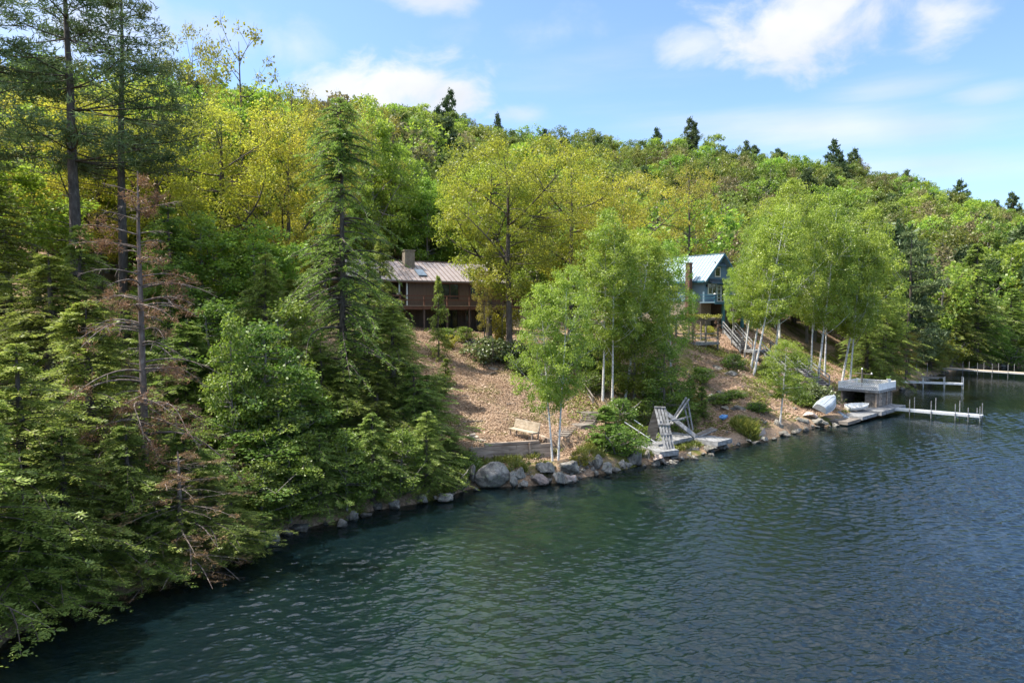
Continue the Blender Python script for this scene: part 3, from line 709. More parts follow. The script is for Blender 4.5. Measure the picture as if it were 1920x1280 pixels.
me = mesh_np('lake_water', np.stack([wgx.ravel(), wgy.ravel(), wz.ravel()], -1), q_, None, [M['water']], None, True)
tag(link('lake_water', me), 'dark rippled lake water', 'water', kind='structure')

SUN_AZ = (-.95, .06); SUN_EL = R(59)
sv = np.array([SUN_AZ[0], SUN_AZ[1], 0]); sv = sv/np.linalg.norm(sv)*math.cos(SUN_EL); sv[2] = math.sin(SUN_EL)
sl = bpy.data.lights.new('sun', 'SUN'); sl.energy = 4.7; sl.angle = R(.5); sl.color = (1.0, .94, .84)
so = bpy.data.objects.new('sun', sl); COL.objects.link(so)
so.rotation_euler = Vector(sv).to_track_quat('Z', 'Y').to_euler()

w = bpy.data.worlds.new('World'); scene.world = w; w.use_nodes = True
nt = w.node_tree
for n in list(nt.nodes): nt.nodes.remove(n)
L = nt.links.new
out = nt.nodes.new('ShaderNodeOutputWorld'); bg = N(nt, 'Background', i_Strength=.15)
sky = N(nt, 'TexSky', sky_type='NISHITA', sun_disc=False, sun_elevation=SUN_EL, sun_rotation=math.atan2(SUN_AZ[0], SUN_AZ[1]))
sky.altitude = 300; sky.air_density = 1.0; sky.dust_density = 1.2; sky.ozone_density = 1.6
tc = N(nt, 'TexCoord'); sep = N(nt, 'SeparateXYZ'); L(tc.outputs['Generated'], sep.inputs[0])
az = N(nt, 'Math', operation='ARCTAN2'); L(sep.outputs[0], az.inputs[0]); L(sep.outputs[1], az.inputs[1])
el = N(nt, 'Math', operation='ARCSINE'); L(sep.outputs[2], el.inputs[0])
cb = N(nt, 'CombineXYZ'); L(az.outputs[0], cb.inputs[0]); L(el.outputs[0], cb.inputs[1])
mp = N(nt, 'Mapping'); mp.inputs['Scale'].default_value = (1.0,1.5,1); L(cb.outputs[0], mp.inputs[0])
nz = N(nt, 'TexNoise', i_Scale=9.0, i_Detail=9.0, i_Roughness=.58); nz.inputs['Distortion'].default_value = .35; L(mp.outputs[0], nz.inputs['Vector'])
mp2 = N(nt, 'Mapping'); mp2.inputs['Scale'].default_value = (.6,4.5,1); mp2.inputs['Rotation'].default_value = (0,0,R(-10)); L(cb.outputs[0], mp2.inputs[0])
nz2 = N(nt, 'TexNoise', i_Scale=4.0, i_Detail=6.0, i_Roughness=.6); L(mp2.outputs[0], nz2.inputs['Vector'])
def dirof(px, py):
    d = ray(px, py); d = d/np.linalg.norm(d); return math.atan2(d[0], d[1]), math.asin(d[2])
def blob(px, py, rx, ry, noise, amp, lo, hi, wgt, rot=0.0):
    a0, e0 = dirof(px, py); a1, _ = dirof(px+rx, py); _, e1 = dirof(px, py-ry)
    dx = N(nt, 'Math', operation='SUBTRACT', i_1=a0); L(az.outputs[0], dx.inputs[0])
    dy = N(nt, 'Math', operation='SUBTRACT', i_1=e0); L(el.outputs[0], dy.inputs[0])
    if rot:
        c = N(nt, 'Math', operation='MULTIPLY_ADD', i_1=rot); L(dx.outputs[0], c.inputs[0]); L(dy.outputs[0], c.inputs[2]); dy = c
    dxs = N(nt, 'Math', operation='DIVIDE', i_1=abs(a1-a0)); L(dx.outputs[0], dxs.inputs[0])
    dys = N(nt, 'Math', operation='DIVIDE', i_1=abs(e1-e0)); L(dy.outputs[0], dys.inputs[0])
    v = N(nt, 'CombineXYZ'); L(dxs.outputs[0], v.inputs[0]); L(dys.outputs[0], v.inputs[1])
    ln = N(nt, 'VectorMath', operation='LENGTH'); L(v.outputs[0], ln.inputs[0])
    f = N(nt, 'Math', operation='SUBTRACT', i_0=1.0); L(ln.outputs['Value'], f.inputs[1])
    nn = N(nt, 'Math', operation='MULTIPLY_ADD', i_1=amp, i_2=-amp*.5); L(noise.outputs[0], nn.inputs[0])
    s = N(nt, 'Math', operation='ADD'); L(f.outputs[0], s.inputs[0]); L(nn.outputs[0], s.inputs[1])
    mr = N(nt, 'MapRange', interpolation_type='SMOOTHSTEP'); mr.inputs[1].default_value = lo; mr.inputs[2].default_value = hi; mr.inputs[4].default_value = wgt
    L(s.outputs[0], mr.inputs[0]); return mr
BL = [blob(770,165,190,90,nz,2.3,.0,.75,1.0), blob(640,170,150,75,nz,2.3,.05,.85,.9), blob(560,90,110,80,nz,2.2,.1,1.3,.5),
      blob(1530,25,290,135,nz,2.5,.0,.85,1.0), blob(1760,40,120,80,nz,2.3,.0,.85,.9), blob(1300,85,120,60,nz,2.6,.1,1.1,.7),
      blob(830,0,150,40,nz,2.4,.0,1.1,.8), blob(400,60,170,90,nz,2.0,.1,1.3,.5), blob(150,40,280,170,nz,2.0,.0,1.1,.75),
      blob(1560,240,560,50,nz2,1.8,-.3,1.3,.7,.10), blob(1650,170,220,36,nz2,2.0,.0,1.2,.4), blob(1850,180,130,30,nz2,2.0,-.1,1.1,.5),
      blob(1750,310,460,55,nz2,2.0,-.1,1.4,.5,.1), blob(980,215,80,28,nz,2.4,.0,1.2,.5), blob(1150,110,420,90,nz2,2.4,.1,1.6,.3), blob(1000,60,300,70,nz,2.6,.3,1.6,.35),
      blob(2300,100,400,150,nz,2.4,.05,1.0,.7), blob(-300,150,350,160,nz,2.2,.05,1.0,.7)]
# scattered cloud over the rest of the sky (seen in the water; thickened for fill light too)
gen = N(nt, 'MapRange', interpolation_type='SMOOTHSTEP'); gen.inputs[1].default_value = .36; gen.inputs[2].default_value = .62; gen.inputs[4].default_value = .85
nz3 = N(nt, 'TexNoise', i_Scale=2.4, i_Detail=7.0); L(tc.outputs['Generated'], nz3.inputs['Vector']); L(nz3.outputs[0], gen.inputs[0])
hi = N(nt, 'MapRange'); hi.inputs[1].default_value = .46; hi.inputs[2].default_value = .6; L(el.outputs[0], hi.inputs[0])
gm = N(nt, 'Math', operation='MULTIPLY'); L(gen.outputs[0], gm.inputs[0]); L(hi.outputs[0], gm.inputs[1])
acc = gm
for b in BL:
    m_ = N(nt, 'Math', operation='MAXIMUM'); L(acc.outputs[0], m_.inputs[0]); L(b.outputs[0], m_.inputs[1]); acc = m_
tint = N(nt, 'Mix', data_type='RGBA', blend_type='MULTIPLY'); tint.inputs[0].default_value = 1.0; tint.inputs[7].default_value = (.73,.815,.95,1)
L(sky.outputs[0], tint.inputs[6])
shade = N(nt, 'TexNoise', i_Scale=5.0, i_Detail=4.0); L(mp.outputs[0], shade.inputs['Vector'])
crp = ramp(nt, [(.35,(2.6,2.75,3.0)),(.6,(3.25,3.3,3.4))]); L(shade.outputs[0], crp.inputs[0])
br = N(nt, 'MapRange'); br.inputs[1].default_value = .48; br.inputs[2].default_value = .75; br.inputs[3].default_value = 1.0; br.inputs[4].default_value = 2.1; L(el.outputs[0], br.inputs[0])  # cloud above the frame brightened with elevation as added fill light
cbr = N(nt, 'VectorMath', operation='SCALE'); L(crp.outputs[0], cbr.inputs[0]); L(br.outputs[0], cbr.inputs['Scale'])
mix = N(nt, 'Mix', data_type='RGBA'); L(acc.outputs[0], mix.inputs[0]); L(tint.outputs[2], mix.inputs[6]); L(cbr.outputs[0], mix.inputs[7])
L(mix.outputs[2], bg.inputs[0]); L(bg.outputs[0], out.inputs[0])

cam = bpy.data.cameras.new('camera'); co = bpy.data.objects.new('camera', cam); COL.objects.link(co)
cam.sensor_width = 36; cam.lens = 36*F/1920; cam.clip_start = .1; cam.clip_end = 5000
co.location = (0, 0, CH); co.rotation_euler = (PI/2-PHI, 0, 0)
scene.camera = co
scene.view_settings.view_transform = 'Standard'; scene.view_settings.look = 'None'
scene.view_settings.exposure = 1.1; scene.view_settings.gamma = 1
scene.view_settings.use_curve_mapping = False
scene.cycles.max_bounces = 9; scene.cycles.diffuse_bounces = 6; scene.cycles.glossy_bounces = 2; scene.cycles.transmission_bounces = 4
scene.cycles.transparent_max_bounces = 6; scene.cycles.volume_bounces = 0
scene.cycles.use_denoising = True
scene.cycles.caustics_reflective = False; scene.cycles.caustics_refractive = False
scene.cycles.sample_clamp_indirect = 4.0; scene.cycles.sample_clamp_direct = 10.0
# ------------------------------------------------------------------ houses
def frame_obj(name, label, cat, o, ang, group=None):
    return thing(name, label, cat, (o[0], o[1], 0), ang, group)
def roof_slab(mb, y0, z0, y1, z1, x0, x1, th=.12, seam=.5, axis='x', smi=1):
    """sloping standing-seam roof plane; eave (y0,z0) to ridge (y1,z1), x0..x1 along"""
    f = (lambda x, y, z: (x, y, z)) if axis == 'x' else (lambda x, y, z: (y, x, z))
    e = np.array([y1-y0, z1-z0]); n = np.array([-e[1], e[0]])/np.hypot(*e)
    if n[1] < 0: n = -n
    pts = [(y0, z0), (y1, z1), (y1, z1-th), (y0, z0-th)]
    mb.prism([f(x0, a, b) for a, b in pts], np.array(f(x1-x0, 0, 0)))
    k = int((x1-x0)/seam)
    for i in range(k+1):
        x = x0+(x1-x0)*i/k
        a = np.array(f(x, y0+n[0]*.015, z0+n[1]*.015)); b = np.array(f(x, y1+n[0]*.015, z1+n[1]*.015))
        mb.bar(a, b, .045, .05, up=f(0, n[0], n[1]), mi=smi)
def window(parent, x0, x1, z0, z1, y, fm, pane, fw=.09, dep=.08, mull=0, axis='x', name='window', sill=False, door=False):
    f = (lambda x, yy, z: (x, yy, z))
    mb = MB()
    for a, b in (((x0, x0+fw), (z0, z1)), ((x1-fw, x1), (z0, z1)), ((x0+fw, x1-fw), (z0, z0+fw)), ((x0+fw, x1-fw), (z1-fw, z1))):
        mb.box(((a[0]+a[1])/2, y-dep/2, (b[0]+b[1])/2), (a[1]-a[0], dep, b[1]-b[0]))
    for i in range(mull):
        x = x0+(x1-x0)*(i+1)/(mull+1); mb.box((x, y-dep/2, (z0+z1)/2), (fw*.8, dep, z1-z0-2*fw))
    if door:
        for i in range(1, 4): mb.box(((x0+x1)/2, y-dep*.4, z0+(z1-z0)*i/4), (x1-x0-2*fw, dep*.6, .05))
    o = mb.build(name, fm, parent)
    p = MB(); p.box(((x0+x1)/2, y-.02, (z0+z1)/2), (x1-x0-2*fw, .03, z1-z0-2*fw)); p.build('pane', pane, o)
    if sill:
        s = MB(); s.box(((x0+x1)/2, y-.11, z0-.03), (x1-x0+.12, .2, .06)); s.build('sill', fm, o)
    return o
# brown cottage
bo = P(958,530,69.3); ba = math.atan2(.47,.88)
bh = frame_obj('brown_house', 'brown two storey cottage with seamed metal roof behind the yellow oaks', 'house', bo, ba)
ez, rz_ = 12.75, 14.9
m = MB()
m.box((-5.6,4.5,(10.2+12.62)/2), (10.2,8.0,2.42)); m.prism([(-.5,.55,12.6),(-.5,8.45,12.6),(-.5,4.5,14.6)], (-10.2,0,0))
m.build('wall', M['house_brown'], bh)
m = MB(); m.box((-7.2,4.6,8.6), (13.4,7.7,3.3)); m.build('lower_wall', M['house_dark'], bh)  # siding under the deck: its shade is put into the darker colour
m = MB(); m.box((-13.6,5.6,11.5), (5.7,5.8,2.3)); m.build('wing_wall', M['house_dark'], bh)
m = MB(); roof_slab(m, 0, ez, 4.5, rz_, -17, 0); roof_slab(m, 9, ez, 4.5, rz_-.004, -17, 0)
m.box((-8.5,4.5,rz_+.03), (17.1,.28,.07), mi=1)
rf = m.build('roof', [M['brown_roof'], M['seam_dark']], bh)
m = MB(); m.box((-9.7,3.3,14.6), (1.0,.85,2.3)); m.box((-9.7,3.3,15.8), (1.12,.97,.12)); m.build('chimney', M['masonry'], rf)
m = MB(); e = np.array([0,4.5,rz_-ez]); e /= np.linalg.norm(e)
c0 = np.array([-9.1,1.5,ez+1.5*(rz_-ez)/4.5+.09]); m.bar(c0-e*.75, c0+e*.75, .85, .12, up=(0,-e[2],e[1])); m.build('skylight', plain('skylight_glass', (.10,.14,.18), .12), rf)
m = MB(); m.box((-8.5,.04,ez-.13), (17,.06,.18)); m.build('fascia', M['red_trim'], bh)
window(bh, -7.5,-5.5,10.95,12.55,.5,M['red_trim'],M['glass'],mull=1)
window(bh, -4.4,-3.3,11.2,12.4,.5,M['red_trim'],M['glass'])
window(bh, -2.6,-1.4,11.2,12.4,.5,M['red_trim'],M['glass'])
window(bh, -7.7,-5.5,7.95,10.05,.75,M['house_dark'],M['glass'],mull=1,name='sliding_door')
window(bh, -4.75,-4.05,8.7,9.95,.75,M['seam_dark'],M['glass']); window(bh, -3.6,-2.8,8.3,9.95,.75,M['seam_dark'],M['glass'])
for x in (-10.85,-11.6,-13.6):
    m = MB(); m.box((x,.55,11.45), (.13,.13,2.4)); m.build('porch_post', M['white'], bh)
m = MB(); m.box((-6.4,-.45,10.22), (16.6,2.3,.16)); dk = m.build('deck', M['old_wood'], bh)
m = MB(); m.box((-6.4,-1.63,10.15), (16.7,.06,.34)); m.box((-6.4,-1.62,10.335), (16.7,.16,.03), mi=1); m.build('deck_fascia', [M['red_trim'], M['tan_wood']], bh)
m = MB()
for z in (11.25,10.85): m.bar((-14.6,-1.6,z), (1.9,-1.6,z), .05, .12)
m.build('railing', M['red_trim'], bh)
for x in (-14.4,-12.2,-9.9,-7.6,-5.3,-3.0,-.7,1.6):
    m = MB(); m.box((x,-1.52,10.8), (.11,.11,.98)); m.build('rail_post', M['red_trim'], bh)
    m = MB(); m.box((x,-1.45,8.4), (.16,.16,3.45)); m.build('deck_post', M['seam_dark'], bh)
# kettle grill on its deck
gp = Matrix.Rotation(ba,4,'Z')@Vector((-12.0,-.6,0))
gr = thing('kettle_grill', 'black domed kettle grill on the brown cottage deck', 'grill', (bo[0]+gp.x, bo[1]+gp.y, 10.3), ba)
m = MB(); th = np.linspace(0,PI,9)
v,q = tube_np(np.array([(0,0,.95-.3*math.cos(t)) for t in th]), np.array([max(.01,.36*math.sin(t)) for t in th]), 14); m.add(v,q); m.build('kettle', M['dark_metal'], gr, smooth=True)
for a in (0,2.1,4.2):
    m = MB(); m.tube((.12*math.cos(a),.12*math.sin(a),.75), (.33*math.cos(a),.33*math.sin(a),0), .018); m.build('leg', M['alu'], gr)

# blue gabled house
uo = (26.8,88.0); ua = R(40)
uh = frame_obj('blue_house', 'blue gabled house with pale metal roof above the wooden stairs', 'house', uo, ua)
HL = 17.0; AZ = 17.3; sl_ = .9
m = MB(); m.prism([(-3.5,0,11.1),(3.5,0,11.1),(3.5,0,AZ-3.5*sl_-.1),(0,0,AZ-.1),(-3.5,0,AZ-3.5*sl_-.1)], (0,HL-.6,0)); m.build('wall', M['blue_wall'], uh)
m = MB(); roof_slab(m, -3.95, AZ-3.95*sl_, 0, AZ, -.55, HL, .14, .48, 'y'); roof_slab(m, 3.95, AZ-3.95*sl_, 0, AZ-.004, -.55, HL, .14, .48, 'y')
m.bar((0,-.57,AZ+.03), (0,HL,AZ+.03), .25, .06)
rf = m.build('roof', [M['blue_roof'], M['blue_dark']], uh)
m = MB()
for s in (-1,1): m.bar((s*3.95,-.59,AZ-3.95*sl_-.12), (s*.02,-.59,AZ-.12), .05, .26, up=(0,0,1))
m.build('bargeboard', M['blue_dark'], rf)
m = MB(); m.box((-3.98,HL/2-.3,AZ-3.95*sl_-.1), (.05,HL,.24)); m.build('fascia', M['blue_dark'], rf)
m = MB(); m.box((-2.4,HL/2,9.6), (2.2,HL-1,3.2)); m.box((2.2,HL/2,9.6), (1.5,HL-1,3.2)); m.box((0,5,9.6), (4,.2,3.2)); m.build('foundation', M['masonry'], uh)
window(uh,-1.35,-.1,14.3,15.6,0,M['cream'],M['glass'],fw=.13)
window(uh,-2.8,-.95,12.05,13.45,0,M['cream'],M['glass'],fw=.13,mull=1)
window(uh,-.8,.05,11.15,13.3,0,M['cream'],M['glass'],fw=.13,name='glazed_door',door=True)
window(uh,.1,.95,11.15,13.3,0,M['cream'],M['glass'],fw=.1,name='screen_door')
def awning(x0,x1,z0,z1,d):
    m = MB(); roof_slab(m,-d,z0,-.02,z1,x0,x1,.05,.3); m.build('awning',[M['blue_dark'],M['seam_dark']],uh)
awning(-3.2,2.2,13.45,14.05,.9); awning(-1.5,.5,15.75,16.25,.6)
for x in (-3.1,1.9):
    m = MB(); m.box((x,-.1,13.15), (.16,.2,.3)); m.build('wall_lantern', M['dark_metal'], uh)
m = MB(); m.box((.9,-1.1,11.02), (10.8,2.2,.14)); m.box((4.9,1.5,11.018), (2.8,3.0,.136)); m.build('deck', M['blue_wall'], uh)
m = MB(); m.box((.9,-2.23,10.95), (10.9,.06,.32)); m.build('deck_fascia', M['blue_dark'], uh)
m = MB()
for z in (11.95,11.55): m.bar((-4.5,-2.15,z), (6.3,-2.15,z), .05, .07)
for z in (11.95,11.55): m.bar((-4.5,-2.15,z), (-4.5,0,z), .05, .07)
m.build('railing', M['blue_dark'], uh)
for x in (-4.4,-2.3,-.2,2.0,4.1,6.2):
    m = MB(); m.box((x,-2.08,11.5), (.14,.13,1.0)); rp_ = m.build('rail_post', M['blue_dark'], uh)
    m = MB(); m.tube((x,-2.08,12.02), (x,-2.08,12.12), .16, 10, .05); m.build('lamp_cap', M['white'], rp_)
for x in (-2.3,2.0,4.1,6.2):
    m = MB(); m.box((x,-1.95,9.4), (.3,.3,3.1)); m.build('deck_post', M['teal_post'], uh)
m = MB(); m.box((-4.4,1.7,11.6), (.62,.6,8.7)); m.box((-4.4,1.7,16.0), (.72,.7,.12)); m.build('chimney', M['brick'], uh)
# small far cabin
f0 = P(1762,655,124); fz = hz(f0.x,f0.y)
fc = thing('cabin', 'small grey cabin glimpsed between far shore trees above the yellow bush', 'house', (f0.x,f0.y,fz), R(40))
m = MB(); m.prism([(-1.6,0,-.5),(1.6,0,-.5),(1.6,0,2.2),(0,0,3.2),(-1.6,0,2.2)], (0,4,0)); m.build('wall', M['old_wood'], fc)
m = MB(); roof_slab(m,-1.9,2.05,0,3.28,-.3,4.3,.08,.6,'y',0); roof_slab(m,1.9,2.05,0,3.276,-.3,4.3,.08,.6,'y',0); m.build('roof', M['alu'], fc)
window(fc,-.6,.6,.9,1.8,0,M['white'],M['glass'])

# ------------------------------------------------------------------ stairs, walls, yard things
def lift(p, dz): return np.array([p[0], p[1], hz(p[0], p[1])+dz])
def flight(name, label, A, B, wid, n, mat, rails=True, cat='stairs', side=(1,1), gap_shades=False):
    """open stair from A (top) to B (bottom), centre line; rails on chosen sides"""
    A = np.asarray(A, float); B = np.asarray(B, float)
    root = thing(name, label, cat, tuple(B)); d = B-A; h = np.array([d[0], d[1], 0]); h /= np.linalg.norm(h); sd = np.array([-h[1], h[0], 0])
    A0 = A-B; run = np.linalg.norm(d[:2])/n
    for i in range(n):
        c = A0*(1-(i+.5)/n); m = MB()
        m.bar(c-sd*wid/2, c+sd*wid/2, run*.85, .05); tr_o = m.build('tread', mat, root)
        m = MB(); c2_ = c-h*run*.40+[0,0,.5*abs(A0[2])/n+.0]; m.bar(c2_-sd*(wid/2-.04), c2_+sd*(wid/2-.04), .025, abs(A0[2])/n*.8); m.build('riser', M['house_dark'], tr_o)  # dark board stands in for the shade between open treads
    for s in (-1,1):
        m = MB(); m.bar(A0+sd*s*wid/2+[0,0,-.12], sd*s*wid/2+[0,0,-.12], .06, .26); m.build('stringer', mat, root)
        if rails and side[0 if s < 0 else 1]:
            m = MB()
            for z in (.9,.5): m.bar(A0+sd*s*(wid/2+.05)+[0,0,z], sd*s*(wid/2+.05)+[0,0,z], .07, .09)
            m.build('handrail', mat, root)
            for t in (.02,.5,.98):
                m = MB(); p = A0*(1-t)+sd*s*(wid/2+.05); m.bar(p+[0,0,-.6], p+[0,0,.95], .1, .1); m.build('rail_post', mat, root)
    return root
def platform(name, label, pts, z, th, mat, legs=1.2, cat='landing', planks=True):
    """deck of boards over polygon corners pts (4, ordered)"""
    pts = [np.array([p[0], p[1], z]) for p in pts]; o = pts[0]
    root = thing(name, label, cat, tuple(o)); q = [p-o for p in pts]
    m = MB(); n = max(3, int(np.linalg.norm(q[1]-q[0])/.19))
    for i in range(n):
        a = q[0]+(q[1]-q[0])*(i+.5)/n; b = q[3]+(q[2]-q[3])*(i+.5)/n; m.bar(a, b, np.linalg.norm(q[1]-q[0])/n*.94, .05)
    m.build('boards', mat, root)
    m = MB(); cc = sum(q)/4
    for i in range(4):
        a, b = q[i], q[(i+1) % 4]; s_ = np.array([0,0,-.03-th/2]); m.bar(a*.985+cc*.015+s_, b*.985+cc*.015+s_, .06, th)
    m.build('frame', mat, root)
    if legs:
        for p in q:
            m = MB(); p2 = p*.94+cc*.06; m.bar(p2+[0,0,-legs], p2+[0,0,-.05], .12, .12); m.build('leg', mat, root)
    return root
def stair_pt(px, py, dz): 
    g = G(px, py); return np.array([g.x, g.y, g.z+dz])
GW, OW = M['grey_wood'], M['old_wood']
# left stairs below the brown cottage
L1 = np.array(P(1098,771,49.0)); l1z = L1[2]
flight('wooden_stairs', 'grey open stair climbing from its railed landing toward the brown cottage', P(1062,722,55.5)+Vector((0,0,.1)), P(1090,768,50.0), 1.7, 12, OW, True, side=(0,1))
ee = np.array([.72,.69]); nn_ = np.array([-.69,.72])
c = np.array([L1[0], L1[1]])
platform('stair_landing', 'grey plank landing halfway up the stairs behind the birch pair', [c-ee*.7-nn_*.9, c+ee*1.2-nn_*.9, c+ee*1.2+nn_*.5, c-ee*.7+nn_*.5], l1z, .2, OW, 1.4)
L2 = np.array(P(1092,795,46.3)); c2 = L2[:2]
flight('wooden_stairs', 'short steep stair between the two stair landings', (L1[0]+.4, L1[1]-.6, l1z), (L2[0]+.3, L2[1]+.5, L2[2]), 1.0, 5, OW, False)
platform('stair_landing', 'lower grey landing beside the round bush by the stairs', [c2-ee*.7-nn_*.5, c2+ee*.8-nn_*.5, c2+ee*.8+nn_*.6, c2-ee*.7+nn_*.6], L2[2], .26, OW, 1.2)
b3 = P(1047,818,43.6)
flight('wooden_stairs', 'lowest grey steps leading down left toward the bench', (L2[0]-.75, L2[1]-.2, L2[2]-.1), (b3.x, b3.y, hz(b3.x,b3.y)+.05), 1.0, 5, OW, False)
a4 = stair_pt(985,693,.35); b4 = stair_pt(1020,718,.3)
flight('wooden_stairs', 'upper flight of dark steps above the leaf covered slope', a4, b4, 1.4, 6, OW, True, side=(0,1))
# stairs to the blue house
s1a, s1b = P(1366,617,79.5), P(1400,656,75.0)
flight('wooden_stairs', 'upper railed stair between the pergola and leaning birches', s1a, s1b, 1.3, 12, GW)
l3 = np.array(P(1417,656,74.0)); c3 = l3[:2]
platform('stair_landing', 'railed landing behind the leaning birch trunks', [c3-ee*1.3-nn_*.6, c3+ee*1.2-nn_*.6, c3+ee*1.2+nn_*.7, c3-ee*1.3+nn_*.7], l3[2], .2, GW, 2.4)
flight('wooden_stairs', 'lower railed stair descending to the right behind the birches', (l3[0]+1.2, l3[1]+.5, l3[2]), P(1484,703,70.5), 1.2, 11, GW)
flight('wooden_stairs', 'bottom stair with pale handrails above the stepping stones', P(1505,690,71.5), P(1545,722,67.5), 1.1, 8, GW)
# pergola
pz = 6.5; po = P(1323,650,74.0)
pg = thing('pergola', 'weathered vine topped pergola with a deck below the blue house', 'pergola', (po.x,po.y,pz), R(40))
m = MB()
for i in range(24): m.box((-2.4+.2*i+.1,1.1,0), (.185,2.4,.06))
m.box((0,-.1,-.15), (4.9,.08,.24)); m.build('deck', GW, pg)
for x in (-2.3,0,2.3):
    for y in (0,2.2):
        m = MB(); m.box((x,y,.35), (.15,.15,4.2)); m.build('post', OW, pg)
m = MB()
for y in (0,2.2): m.box((0,y,2.5), (5.3,.1,.22))
for i in range(13): m.box((-2.5+.417*i,1.1,2.66), (.06,2.9,.1))
m.build('roof_slats', OW, pg)
m = MB()
for z in (.5,.95): m.bar((-2.3,-.02,z), (2.3,-.02,z), .05, .1); m.bar((-2.36,0,z), (-2.36,2.2,z), .05, .1)
m.build('railing', GW, pg)
rng = np.random.default_rng(7)
c = np.stack([rng.uniform(-2.7,2.7,60), rng.uniform(-.4,2.6,60), rng.uniform(2.7,2.95,60)],1)
link('vine', leafmesh('pergola_vine', clump_leaves(rng, c, 60, .33, .12, .5), [M['moss']]), pg)
c = np.stack([rng.choice([-2.3,2.3],40)+rng.normal(size=40)*.15, rng.uniform(-.2,.3,40), rng.uniform(0,2.6,40)],1)
link('climber', leafmesh('pergola_climber', clump_leaves(rng, c, 40, .25, .09, 1), [M['litter']]), pg)
# timber wall, bench, firewood
wl, wr = W(880,861,1.0), W(1034,851,1.0)
wl = np.array([wl.x,wl.y,.75]); wr = np.array([wr.x,wr.y,.75])
tw = thing('retaining_wall', 'low brown timber retaining wall above the shore boulders', 'wall', tuple(wl))
d = wr-wl; back = np.array([-d[1], d[0], 0]); back /= np.linalg.norm(back); u_ = d/np.linalg.norm(d)
rr = random.Random(3)
for k in range(5):
    m = MB(); z = .12+.235*k
    if k == 4:
        m.bar(u_*.9+back*.012*k+[0,0,z], d*.84+back*.012*k+[0,0,z], .22, .17)
    else:
        sp = rr.uniform(.35,.7)
        m.bar(back*.012*k+[0,0,z], d*sp-u_*.01+back*.012*k+[0,0,z], .21, .225); m.bar(d*sp+back*.012*k+[0,0,z], d+back*.012*k+[0,0,z], .21, .225)
    m.bar(d-u_*.1+back*.13+[0,0,z], d-u_*.1+back*1.6+[0,0,z], .2, .215)
    m.build('timber', M['brown_wood'], tw, bevel=.012)
for t in (.02,.72):
    m = MB(); m.box(d*t-back*.13+np.array([0,0,.55]), (.1,.08,1.0), math.atan2(d[1],d[0])); m.build('stake', M['brown_wood'], tw)
A = np.array(P(964,826,43.4)); B = np.array(P(1010,838,41.5)); A[2] = B[2] = max(hz(A[0],A[1]), hz(B[0],B[1]))
be = thing('wooden_bench', 'pale wooden bench with slatted back behind the timber wall', 'bench', tuple(A))
d = B-A; u_ = d/np.linalg.norm(d); fr_ = np.array([u_[1], -u_[0], 0]); fr_ = fr_ if fr_[1] < 0 and fr_[0] < 0 else -fr_
m = MB()
for k in range(3): m.bar(fr_*(.08+.17*k)+[0,0,.44], d+fr_*(.08+.17*k)+[0,0,.44], .155, .05)
m.build('seat', M['tan_wood'], be)
m = MB()
for k in range(3): m.bar(-fr_*(.02+.05*k)+[0,0,.58+.17*k], d-fr_*(.02+.05*k)+[0,0,.58+.17*k], .05, .155)
m.build('backrest', M['tan_wood'], be)
for t in (.06,.94):
    m = MB(); p = d*t; m.bar(p-fr_*.05+[0,0,-.1], p-fr_*.17+[0,0,1.0], .09, .06, up=fr_); m.bar(p+fr_*.42+[0,0,-.1], p+fr_*.42+[0,0,.41], .09, .06, up=u_); m.bar(p+[0,0,.38], p+fr_*.46+[0,0,.38], .08, .07)
    m.build('leg', M['brown_wood'], be)
lg = None
for i in range(12):
    g = P(876+i*2.6+rr.uniform(-2,2), 829-rr.uniform(0,4), 42.0-.05*i); z = hz(g.x,g.y)+.07+(.13 if i in (2,3,5,6) else 0)+(.26 if i == 4 else 0)
    if lg is None:
        m = MB(); m.tube((-.22,0,0), (.22,0,0), .075, 7); lg = o = m.build('firewood_log', M['tan_wood'])
    else: o = lg.copy(); COL.objects.link(o)
    o.location = (g.x,g.y,z); o.rotation_euler = (rr.uniform(0,6),rr.uniform(-.15,.15),rr.uniform(-.6,1.2))
    tag(o, 'split firewood log in the small heap left of the bench', 'firewood', 'firewood heap beside the timber wall')
# blue bag
g = G(1357,787); rng = np.random.default_rng(3)
m = MB(); th = np.linspace(0,PI,9); 
v,q = tube_np(np.array([(0,0,.22-.24*math.cos(t)) for t in th]), np.array([max(.02,.36*math.sin(t)) for t in th]), 12); v = v*(1+rng.normal(size=(len(v),1))*.10); m.add(v,q)
o = m.build('plastic_bag', M['blue_plastic']); o.location = g; o.scale = (1.15,.9,.9); tag(o, 'crumpled bright blue plastic bag lying on the rocky bank', 'bag')

# ------------------------------------------------------------------ swim rafts, ladder frame, crane
e1 = np.array([.72,.69,0]); e1 /= np.linalg.norm(e1); e2 = np.array([-e1[1], e1[0], 0]); UP = np.array([0,0,1.])
def raft(name, label, o, a, b, z, th, mat, d1=e1, d2=e2, brk=.2):
    root = thing(name, label, 'raft', (o[0],o[1],z), 0); m = MB(); n = int(b/brk)
    for i in range(n): m.bar(d2*b*(i+.5)/n, d1*a+d2*b*(i+.5)/n, b/n*.93, .045)
    m.build('boards', mat, root)
    m = MB(); s_ = -UP*(.03+th/2)
    m.bar(d2*.03+s_, d1*a+d2*.03+s_, .06, th); m.bar(d2*(b-.03)+s_, d1*a+d2*(b-.03)+s_, .06, th)
    m.bar(d1*.03+d2*.06+s_, d1*.03+d2*(b-.06)+s_, .06, th); m.bar(d1*(a-.03)+d2*.06+s_, d1*(a-.03)+d2*(b-.06)+s_, .06, th)
    m.bar(d1*a*.5+d2*.06+s_, d1*a*.5+d2*(b-.06)+s_, .06, th*.9)
    m.build('frame', mat, root); return root
